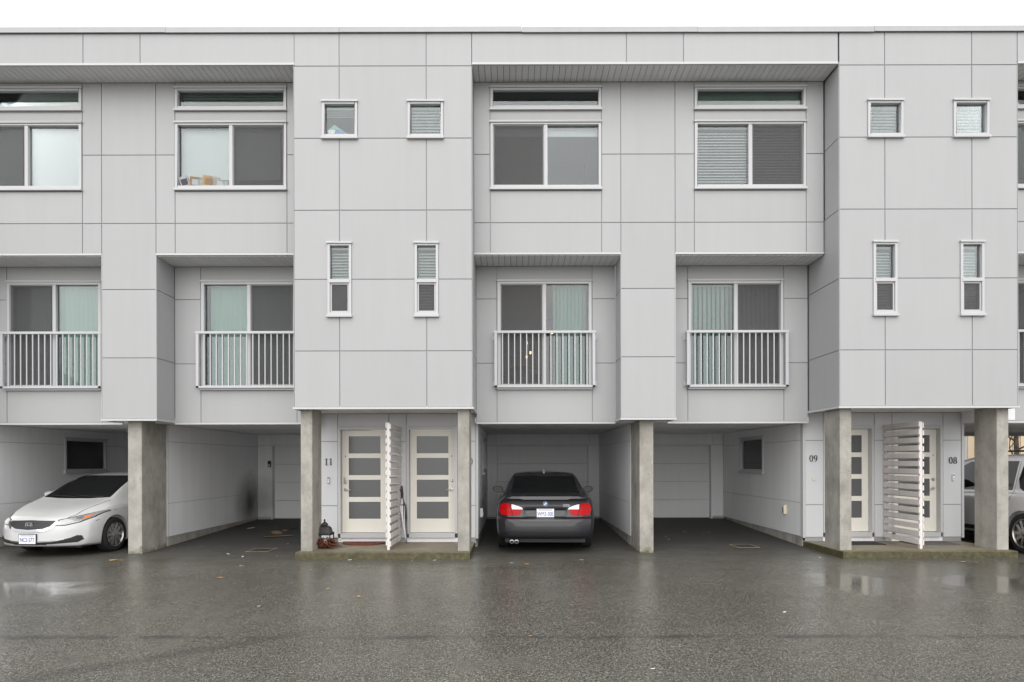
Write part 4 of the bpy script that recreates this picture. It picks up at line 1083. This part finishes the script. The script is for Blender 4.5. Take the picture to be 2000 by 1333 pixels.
    def wheel_set(s, parent, rim_m, style='ten'):
        for l in s.wheels:
            for sd in (-1, 1):
                x = sd*s.track; r = s.wr; w = .10
                t = MB().lathe([(r*.70, -w), (r*.86, -w*1.08), (r*.97, -w*.9), (r, -w*.55), (r, w*.55), (r*.97, w*.9), (r*.86, w*1.08), (r*.70, w)], (x, l, r), 'X', 40).build('wheel', 'rubber', parent, smooth=True, local=True)
                MB().lathe([(r*.705, w), (r*.69, w*1.02), (r*.66, w*.8), (r*.64, -w), (r*.705, -w)] if sd > 0 else [(r*.705, -w), (r*.69, -w*1.02), (r*.66, -w*.8), (r*.64, w), (r*.705, w)], (x, l, r), 'X', 40).build('rim', 'nickel' if rim_m == 'rimdark' else rim_m, t, smooth=True, local=True)
                MB().lathe([(0, 0), (r*.66, 0)], (x+sd*w*.15, l, r), 'X', 32).build('hub_disc', 'rubber', t, local=True)
                mb = MB(); xo = x+sd*w*.82; xi = x+sd*w*.45
                for k in range(10 if style == 'ten' else 14):
                    if style == 'ten':
                        a0 = 2*math.pi*(k//2)/5+math.pi/2; a = a0+(.20 if k % 2 else -.20); a2 = a0+(.36 if k % 2 else -.36); w0, w1 = .022, .030
                    else: a = a2 = 2*math.pi*k/14; w0, w1 = .014, .018
                    p0 = Vector((xo, l+.05*math.cos(a), r+.05*math.sin(a))); p1 = Vector((xo-sd*.005, l+r*.665*math.cos(a2), r+r*.665*math.sin(a2)))
                    d = (p1-p0).normalized(); n_ = Vector((0, -d.z, d.y)); ex = Vector((-sd*.025, 0, 0))
                    mb.add([p0+n_*w0, p0-n_*w0, p1-n_*w1, p1+n_*w1, p0+n_*w0+ex, p0-n_*w0+ex, p1-n_*w1+ex, p1+n_*w1+ex], [(0, 1, 2, 3), (0, 4, 5, 1), (1, 5, 6, 2), (2, 6, 7, 3), (3, 7, 4, 0)])
                mb.build('spokes', rim_m, t, local=True, bevel=0)
                MB().lathe([(0, sd*.012), (.045, sd*.010), (.065, -sd*.004), (.066, -sd*.03)], (xo, l, r), 'X', 20).build('hub_cap', rim_m, t, smooth=True, local=True)
def text_mesh(txt, size):
    c = bpy.data.curves.new('t', 'FONT'); c.body = txt; c.size = size; c.align_x = 'CENTER'; c.align_y = 'CENTER'; c.extrude = .001
    o = bpy.data.objects.new('t', c); COL.objects.link(o); bpy.context.view_layer.update()
    dg = bpy.context.evaluated_depsgraph_get(); me = bpy.data.meshes.new_from_object(o.evaluated_get(dg), depsgraph=dg)
    bpy.data.objects.remove(o); me.materials.clear(); return me
def put_text(txt, size, m_, parent, loc, facing=-1, squeeze=1.0, name='lettering', tilt=0):
    me = text_mesh(txt, size); me.transform(Matrix.Diagonal((squeeze, 1, 1, 1)))
    me.transform(Matrix.Translation(loc) @ Matrix.Rotation(0 if facing < 0 else math.pi, 4, 'Z') @ Matrix.Rotation(R(90)-tilt, 4, 'X'))
    return link(me, name, parent, m_, True)
def plate(txt, parent, x, y, z, facing):
    w, h = .305, .155; s = facing
    p = MB().box(x-w/2-.012, x+w/2+.012, min(y, y-s*.012), max(y, y-s*.012), z-h/2-.012, z+h/2+.012).build('licence_plate', 'plastic', parent, local=True)
    y2 = y+s*.002; MB().box(x-w/2, x+w/2, min(y2, y2+s*.004), max(y2, y2+s*.004), z-h/2, z+h/2).build('plate_face', 'white', p, local=True)
    put_text(txt, .104, 'blue', p, (x, y2+s*.006, z-.014), s, .66)
    MB().box(x-w*.40, x+w*.40, y2+s*.0045-.0005, y2+s*.0045+.0005, z+h*.34, z+h*.41).build('plate_caption', 'blue', p, local=True)
def mirror(parent, x, y, z, sd, m_, glassface):
    mb = MB(); prof = [(-.11, .02), (-.09, .055), (-.03, .078), (.04, .07), (.09, .03), (.10, .0)]
    V = []; F = []; n = 14
    for j, (dy, sc) in enumerate(((-.05, .90), (-.045, 1.0), (0, 1.02), (.05, .85), (.085, .45))):
        for k in range(n):
            t = 2*math.pi*k/n; V.append((x+sd*.02+.115*sc*math.cos(t), y+dy, z+.072*sc*math.sin(t)+sd*.012*math.cos(t)))
    for j in range(4):
        for k in range(n): F.append((j*n+k, j*n+(k+1) % n, (j+1)*n+(k+1) % n, (j+1)*n+k))
    F.append(tuple(4*n+k for k in range(n))); F.append(tuple(range(n-1, -1, -1)))
    o = mb.add(V, F).box(x-sd*.06-.05, x-sd*.06+.05, y-.02, y+.05, z-.075, z-.045).build('wing_mirror', m_, parent, smooth=True, local=True)
    V = [(x+sd*.02+.103*math.cos(2*math.pi*k/n), y-.052, z+.064*math.sin(2*math.pi*k/n)+sd*.011*math.cos(2*math.pi*k/n)) for k in range(n)]
    MB().add(V, [tuple(range(n))]).build('mirror_glass', glassface, o, local=True)

# --- dark grey saloon, tail towards the camera
M['mirgl'] = mat('mirror_glass', (.008, .022, .026), .05, 0)
def saloon():
    L = 4.52
    c = empty('saloon_car', (.585, 11.95, gz(12.9)), 'dark grey saloon car parked nose-in with its red tail lamps facing out', 'car', None, R(-1.6))
    k = Car(L, None,
        top=[(0, .985), (.10, 1.000), (.45, 1.03), (.62, 1.07), (1.0, 1.26), (1.35, 1.385), (1.75, 1.42), (2.3, 1.42), (2.75, 1.36), (3.1, 1.20), (3.45, 1.02), (3.9, .94), (4.3, .84), (L, .70)],
        belt=[(0, .93), (.6, .955), (1.5, .95), (3, .92), (3.5, .90), (4.2, .76), (L, .62)],
        wt=[(0, .70), (.45, .72), (.62, .70), (1.0, .63), (1.4, .575), (2.0, .575), (2.75, .60), (3.2, .68), (3.5, .74), (L, .62)],
        bot=[(0, .26), (.4, .22), (.9, .19), (3.6, .19), (L, .22)],
        rear=[(.2, .09), (.30, .02), (.42, .0), (.57, .008), (.605, .022), (.625, .085), (.70, .105), (.85, .130), (.915, .125), (.955, .095), (.985, .085), (1.0, .09)],
        front=[(.2, .05), (.4, .0), (.6, .03), (.8, .12)], pr=.16, pf=.30,
        wplan=[(0, .845), (.3, .880), (.9, .905), (2.2, .908), (3.6, .90), (4.2, .86), (L, .80)],
        wheels=(.98, 3.74), wr=.318, track=.775, recess=(.34, .628, .778, .035))
    k.body(c, 'pgrey')
    k.wheel_set(c, 'nickel')
    rg = [(-.635, 1.030), (.635, 1.030), (.600, 1.13), (.572, 1.31), (.54, 1.335), (-.54, 1.335), (-.572, 1.31), (-.600, 1.13)]
    k.patch('rear_window', rg, 'rear', 'cargl', c, .003)
    k.patch('windscreen', [(-.66, 1.06), (.66, 1.06), (.57, 1.34), (-.57, 1.34)], 'front', 'cargl', c, .003)
    for sd, ax in ((1, 'right'), (-1, 'left')):
        k.patch('side_window', [(1.42, .985), (2.15, .975), (2.15, 1.31), (1.75, 1.32)], ax, 'cargl', c, .003)
        k.patch('side_window', [(2.2, .975), (3.15, .96), (2.75, 1.29), (2.2, 1.31)], ax, 'cargl', c, .003)
        P = lambda pts: [(sd*a, b) for a, b in pts]
        # tail lamp in three lenses
        lamp = k.patch('tail_lamp', P([(.575, .660), (.775, .668), (.815, .74), (.805, .83), (.74, .880), (.66, .872), (.605, .86)]), 'rear', 'red', c, .010, .03)
        k.patch('red_lens', P([(.435, .683), (.570, .662), (.592, .765), (.455, .765), (.420, .76)]), 'rear', 'red', lamp, .008, .03)
        k.patch('clear_lens', P([(.395, .768), (.592, .768), (.600, .858), (.56, .850), (.42, .800)]), 'rear', 'clear', lamp, .008, .03)
        k.line('lens_joint', P([(.582, .655), (.605, .765), (.612, .872)]), 'rear', lamp, .010, 'gap', .0125)
        k.line('lens_bar', P([(.60, .765), (.70, .772), (.812, .79)]), 'rear', lamp, .010, 'reddark', .0125)
        k.line('boot_shutline', P([(.42, .845), (.405, .80), (.36, .77), (.38, .67), (.45, .61), (.50, .57)]), 'rear', c)
        k.patch('reflector', P([(.36, .445), (.66, .452), (.66, .462), (.36, .455)]), 'rear', 'red' if 0 else 'plastic', c, .003, .06)
        k.patch('door_handle', [(1.55, .86), (1.72, .86), (1.72, .885), (1.55, .885)], ax, 'pgrey', c, .02)
        mirror(c, sd*.945, 2.86, 1.02, sd, 'pgrey', 'mirgl')
    k.line('bumper_shutline', [(-.80, .625), (-.5, .585), (-.45, .555), (.45, .555), (.5, .585), (.80, .625)], 'rear', c, .010)
    k.patch('boot_lip', [(-.62, .955), (.62, .955), (.60, .983), (-.60, .983)], 'rear', 'pgrey', c, .022, .06)
    k.patch('number_plate_garnish', [(-.40, .765), (.40, .765), (.40, .782), (-.40, .782)], 'rear', 'pgrey', c, .010, .06)
    k.patch('bumper_insert', [(-.66, .23), (.66, .23), (.72, .30), (-.72, .30)], 'rear', 'gap', c, .004, .06)
    k.line('bumper_crease', [(-.72, .385), (-.3, .335), (.3, .335), (.72, .385)], 'rear', c, .008)
    h = k.hit('rear', 0, .70); plate('WM3-30E', c, 0, h[0].y-.018, .70, -1)
    # roundel
    h = k.hit('rear', 0, .865); y = h[0].y-.006; r_ = .041
    ro = MB().lathe([(0, -.002), (r_*.98, -.002), (r_, .004), (r_, .02)], (0, y, .865), 'Y', 28).build('badge', 'black', c, local=True)
    mb = MB(); ringpoly(mb, ell(0, .865, r_, r_), ell(0, .865, r_*.90, r_*.90), y-.004, y-.002); mb.build('badge_rim', 'chrome', ro, local=True)
    for q, m_ in ((0, 'white'), (1, 'badgeblue'), (2, 'white'), (3, 'badgeblue')):
        if 'badgeblue' not in M: M['badgeblue'] = mat('badge_blue', (.05, .25, .62), .3)
        pts = [(0, .865)]+[(r_*.62*math.cos(math.pi/2*(q+i/6)), .865+r_*.62*math.sin(math.pi/2*(q+i/6))) for i in range(7)]
        MB().prism(pts, y-.0042, y-.0022).build('badge_quarter', m_, ro, local=True)
    h = k.hit('rear', .37, .835); put_text('323i', .062, 'chrome', c, (.37, h[0].y-.006, .835), -1, 1.15, 'model_number')
    # exhaust, antenna fin, underbody
    for xx in (-.592, -.508):
        p = MB().lathe([(.036, .10), (.036, 0), (.030, -.002), (.030, .10)], (xx, .02, .205), 'Y', 18).build('exhaust_pipe', 'chrome', c, smooth=True, local=True)
        MB().lathe([(0, .06), (.030, .06)], (xx, .02, .205), 'Y', 18).build('pipe_bore', 'black', p, local=True)
    MB().add([(-.025, 1.55, 1.412), (.025, 1.55, 1.412), (.018, 1.75, 1.42), (-.018, 1.75, 1.42), (-.005, 1.53, 1.475), (.005, 1.53, 1.475), (.004, 1.62, 1.465), (-.004, 1.62, 1.465)], [(0, 1, 5, 4), (1, 2, 6, 5), (2, 3, 7, 6), (3, 0, 4, 7), (4, 5, 6, 7)]).build('roof_antenna', 'nickel', c, local=True)
    MB().box(-.72, .72, .35, 4.2, .16, .30).build('underbody', 'black', c, local=True)
saloon()

# --- white saloon, nose towards the camera
def white_car():
    L = 4.48; f = lambda d: L-d
    Xc, Yn = -8.24, 11.62; rot = R(180-6)
    c = empty('white_car', (Xc+math.sin(-(rot-math.pi))*0, 0, 0), 'white saloon car parked nose-out behind the concrete pillar', 'car', None, rot)
    fw = Vector((-math.sin(rot), math.cos(rot), 0)); base = Vector((Xc, Yn, 0))-fw*L; c.location = (base.x, base.y, 0.0)
    def rev(keys): return sorted((L-d, v) for d, v in keys)
    k = Car(L, None,
        top=rev([(0, .665), (.06, .70), (.3, .775), (.7, .87), (1.0, .945), (1.12, .985), (1.5, 1.18), (1.9, 1.355), (2.2, 1.42), (2.5, 1.435), (3.1, 1.38), (3.5, 1.24), (3.9, 1.10), (4.3, 1.07), (L, 1.0)]),
        belt=rev([(0, .60), (.25, .66), (.6, .76), (1.0, .87), (1.5, .91), (2.5, .94), (3.6, 1.0), (L, .95)]),
        wt=rev([(0, .52), (.3, .60), (.8, .68), (1.1, .70), (1.5, .63), (1.95, .575), (2.6, .57), (3.2, .60), (3.9, .70), (L, .66)]),
        bot=rev([(0, .19), (.5, .17), (1, .16), (3.7, .17), (L, .24)]),
        rear=[(.2, .08), (.4, 0), (.6, .03), (1.0, .15)], front=[(.15, .06), (.22, .015), (.30, .0), (.45, .005), (.58, .035), (.66, .085), (.72, .13)],
        pr=.18, pf=.36, wplan=rev([(0, .80), (.25, .84), (.6, .868), (1.1, .877), (2.5, .877), (3.6, .87), (4.2, .85), (L, .80)]),
        wheels=(L-1.0-2.62, L-1.0), wr=.315, track=.765)
    k.body(c, 'pwhite'); k.wheel_set(c, 'rimdark')
    # windscreen, side glass
    k.patch('windscreen', [(-.66, .985), (-.3, .965), (.3, .965), (.66, .985), (.585, 1.33), (.54, 1.372), (-.54, 1.372), (-.585, 1.33)], 'front', 'cargl', c, .003)
    k.patch('wiper', [(-.55, .975), (-.05, .985), (-.05, .997), (-.55, .990)], 'front', 'plastic', c, .02, .06); k.patch('wiper', [(-.02, .972), (.5, .995), (.5, 1.008), (-.02, .986)], 'front', 'plastic', c, .02, .06)
    for sd, ax in ((1, 'right'), (-1, 'left')):
        P = lambda pts: [(sd*a, b) for a, b in pts]
        k.patch('side_window', [(f(1.55), .965), (f(1.62), 1.0), (f(2.0), 1.25), (f(2.2), 1.33), (f(2.5), 1.35), (f(2.52), .975)], ax, 'cargl', c, .003)
        k.patch('side_window', [(f(2.57), .98), (f(2.56), 1.35), (f(3.0), 1.32), (f(3.35), 1.05), (f(3.35), 1.01)], ax, 'cargl', c, .003)
        # long swept headlamp
        hl = k.patch('headlamp', P([(.42, .555), (.56, .560), (.70, .60), (.80, .668), (.862, .785), (.73, .722), (.56, .660), (.46, .635)]), 'front', 'clear2', c, .006, .025)
        k.patch('lamp_bowl', P([(.47, .575), (.56, .575), (.62, .60), (.62, .665), (.53, .640), (.48, .625)]), 'front', 'lampin', hl, .009, .03)
        k.patch('lamp_bowl', P([(.635, .605), (.69, .622), (.70, .685), (.635, .668)]), 'front', 'lampin', hl, .009, .03)
        k.patch('indicator_lens', P([(.715, .635), (.765, .668), (.775, .715), (.715, .692)]), 'front', 'amber', hl, .009, .03)
        k.patch('lamp_surround', P([(.40, .545), (.56, .545), (.72, .592), (.82, .668), (.872, .79), (.73, .734), (.56, .672), (.44, .645)]), 'front', 'gap', c, .003, .025)
        # lower bumper opening with chrome blade
        fo = k.patch('lower_grille', P([(.18, .275), (.45, .285), (.62, .335), (.70, .375), (.75, .365), (.77, .30), (.70, .255), (.40, .240), (.18, .235)]), 'front', 'plastic', c, .004, .04)
        k.patch('chrome_blade', P([(.18, .268), (.40, .280), (.55, .310), (.55, .322), (.38, .300), (.18, .288)]), 'front', 'chrome', fo, .012, .04)
        k.patch('fog_lamp_cover', P([(.60, .275), (.70, .28), (.735, .335), (.67, .345)]), 'front', 'iron', fo, .010, .03)
        k.line('bonnet_shutline', P([(.40, .70), (.60, .72)]), 'front', c, .008) if 0 else None
        mirror(c, sd*.93, f(1.62), 1.00, sd, 'pwhite', 'mirgl')
        k.line('bonnet_shutline', [(sd*.50, f(.16)), (sd*.60, f(.35)), (sd*.70, f(.8)), (sd*.73, f(1.05))], 'top', c, .008)
        k.line('wing_shutline', [(f(.52), .60), (f(.60), .62)], ax, c, .008)
        k.line('door_shutline', [(f(1.45), .25), (f(1.42), .6), (f(1.50), .93)], ax, c, .009)
    gr = k.patch('grille', [(-.37, .520), (-.26, .478), (0, .462), (.26, .478), (.37, .520), (.42, .600), (.40, .628), (0, .640), (-.40, .628), (-.42, .600)], 'front', 'plastic', c, .004, .04)
    k.patch('chrome_surround', [(-.46, .612), (-.42, .616), (-.355, .535), (-.25, .496), (0, .480), (.25, .496), (.355, .535), (.42, .616), (.46, .612), (.395, .500), (.275, .452), (0, .434), (-.275, .452), (-.395, .500)], 'front', 'chrome', c, .012, .03)
    for i in range(4):
        z = .505+.028*i; w = .30+.028*i
        n = int(w/.05)
        for j in range(-n, n):
            k.patch('grille_mesh', [(j*.05+(.025 if i % 2 else 0), z), (j*.05+.03+(.025 if i % 2 else 0), z), (j*.05+.036+(.025 if i % 2 else 0), z+.009), (j*.05+.006+(.025 if i % 2 else 0), z+.009)], 'front', 'iron', gr, .009, .06, .006)
    # emblem: outlined H
    h = k.hit('front', 0, .56); y = h[0].y+.012
    em = MB()
    for pts in ([(-.070, .52), (-.056, .515), (-.042, .598), (-.062, .600)], [(.070, .52), (.056, .515), (.042, .598), (.062, .600)], [(-.056, .515), (.056, .515), (.056, .524), (-.056, .524)], [(-.062, .594), (.062, .594), (.062, .603), (-.062, .603)],
                [(-.040, .524), (-.024, .524), (-.018, .594), (-.034, .594)], [(.040, .524), (.024, .524), (.018, .594), (.034, .594)], [(-.026, .550), (.026, .550), (.026, .566), (-.026, .566)]):
        em.prism([(a, b) for a, b in pts], y-.01, y)
    em.build('badge', 'chrome', c, local=True)
    h = k.hit('front', 0, .325); plate('NC2-57T', c, 0, h[0].y+.014, .325, 1)
    k.patch('lower_intake', [(-.30, .225), (.30, .225), (.30, .265), (-.30, .265)], 'front', 'plastic', c, .003, .06)
    MB().box(-.70, .70, .4, L-.35, .15, .28).build('underbody', 'black', c, local=True)
M['rimdark'] = mat('machined_alloy', (.62, .62, .63), .25, .9)
M['clear2'] = mat('headlamp_lens', (.34, .35, .35), .06, .3, 1.0)
white_car()

# --- silver people carrier at the right edge, tail towards the camera
def suv():
    L = 4.65
    c = empty('silver_suv', (9.80, 11.02, 0), 'silver sport utility vehicle mostly hidden behind the right porch column', 'car', None, 0)
    k = Car(L, None,
        top=[(0, 1.10), (.05, 1.25), (.25, 1.62), (.6, 1.73), (1.5, 1.76), (2.4, 1.74), (2.8, 1.66), (3.3, 1.30), (3.55, 1.13), (4.1, 1.05), (4.5, .92), (L, .80)],
        belt=[(0, 1.02), (1.0, 1.06), (2.5, 1.02), (3.5, .98), (4.2, .88), (L, .72)],
        wt=[(0, .72), (.3, .68), (.7, .66), (2.6, .66), (3.2, .72), (3.6, .78), (L, .65)],
        bot=[(0, .34), (.5, .26), (4, .24), (L, .28)], rear=[(.3, .08), (.5, 0), (.7, .02), (1.0, .10)], front=[(.3, .05), (.5, 0), (.8, .1)], pr=.2, pf=.3,
        wplan=[(0, .85), (.4, .90), (1, .92), (3.5, .92), (4.3, .87), (L, .80)], wheels=(.88, 3.5), wr=.355, track=.80)
    k.body(c, 'psilver'); k.wheel_set(c, 'nickel')
    for sd, ax in ((1, 'right'), (-1, 'left')):
        k.patch('side_window', [(.42, 1.22), (.55, 1.10), (.95, 1.095), (1.05, 1.14), (1.12, 1.30), (1.08, 1.60), (.55, 1.58)], ax, 'cargl', c, .003)
        k.patch('side_window', [(1.22, 1.10), (2.05, 1.07), (2.05, 1.62), (1.22, 1.62)], ax, 'cargl', c, .003)
        k.patch('side_window', [(2.12, 1.07), (3.1, 1.05), (2.75, 1.52), (2.5, 1.61), (2.12, 1.62)], ax, 'cargl', c, .003)
        k.patch('tail_lamp', [(sd*.62, .95), (sd*.84, .95), (sd*.80, 1.25), (sd*.70, 1.25)], 'rear', 'red', c, .008)
        MB().tube([(sd*.60, .7, 1.745), (sd*.60, .8, 1.80), (sd*.60, 2.2, 1.805), (sd*.60, 2.3, 1.76)], .018).build('roof_rail', 'plastic', c, smooth=True, local=True)
        k.line('door_shutline', [(1.17, 1.62), (1.17, 1.0), (1.3, .75)], ax, c, .009)
        mirror(c, sd*.98, 3.0, 1.10, sd, 'psilver', 'mirgl')
        k.patch('sill_cladding', [(1.3, .27), (3.05, .27), (3.05, .40), (1.3, .40)], ax, 'plastic', c, .006, .08)
    k.patch('rear_window', [(-.6, 1.2), (.6, 1.2), (.55, 1.55), (-.55, 1.55)], 'rear', 'cargl', c, .003)
    k.patch('windscreen', [(-.66, 1.18), (.66, 1.18), (.58, 1.62), (-.58, 1.62)], 'front', 'cargl', c, .003)
    MB().box(-.75, .75, .4, 4.3, .2, .36).build('underbody', 'black', c, local=True)
suv()

# ------------------------------------------------------------------ behind the open carport
M['tan'] = painted('tan_metal_siding', (.66, .53, .36), .02, 10, .5, .05)
tb = empty('tan_building', (18, 27, 0), 'tan ribbed building behind the open carport at the right', 'building')
MB().box(12.5, 26, 27, 34, 0, 7).build('wall', 'tan', tb)
for i in range(45): MB().box(12.6+i*.3, 12.65+i*.3, 26.965, 26.998, 0, 7).build('siding_rib', 'tan', tb)
MB().box(12.3, 26.2, 26.8, 34.2, 7.0, 7.15).build('roof', 'flash', tb)
o = MB().tube([(X(1893.5, 50.5), 26.75, .1), (X(1893.5, 50.5), 26.75, 2.62), (X(1893.5, 50.5), 26.75, 2.75)], [.12, .12, .16], 14).build('white_post', 'trim', None, smooth=True); tag(o, 'white pipe against the tan building, seen over the silver roof', 'pipe')
M['bark'] = mat('bark', (.075, .055, .042), .9); k = N(M['bark']); v = k.coord((6, 6, 1.5)); k.l(k.ramp(k.noise(v, 4, 5), [(.3, (.035, .026, .02)), (.7, (.13, .10, .08))]), k.b.inputs['Base Color']); k.bump(k.noise(v, 8, 4), .6, .03)
def bare_tree(x, y):
    o = empty('bare_tree', (x, y, 0), 'leafless tree in front of the tan building at the right edge', 'tree')
    rnd = random.Random(3)
    MB().tube([(x, y, .1), (x+.03, y, 1.2), (x-.02, y, 2.4), (x+.05, y, 3.6), (x+.02, y, 5.2)], [.11, .085, .075, .055, .02], 10).build('trunk', 'bark', o, smooth=True)
    mb = MB()
    def br(p, d, r, n):
        pts = [p]; q = p.copy()
        for i in range(4):
            d2 = (d+Vector((rnd.uniform(-.25, .25), rnd.uniform(-.25, .25), rnd.uniform(-.05, .25)))).normalized(); q = q+d2*r*9; pts.append(q.copy()); d = d2
            if n > 0 and i > 0: br(q.copy(), (d2+Vector((rnd.uniform(-.9, .9), rnd.uniform(-.9, .9), rnd.uniform(-.1, .6)))).normalized(), r*.62, n-1)
        mb.tube(pts, [r, r*.8, r*.6, r*.4, r*.15], 5)
    for i in range(11):
        an = rnd.uniform(0, 6.28); br(Vector((x, y, 1.7+i*.3)), Vector((math.cos(an), math.sin(an), .55)), .034, 2)
    mb.build('crown', 'bark', o)
bare_tree(X(1984, 55), 24.2)
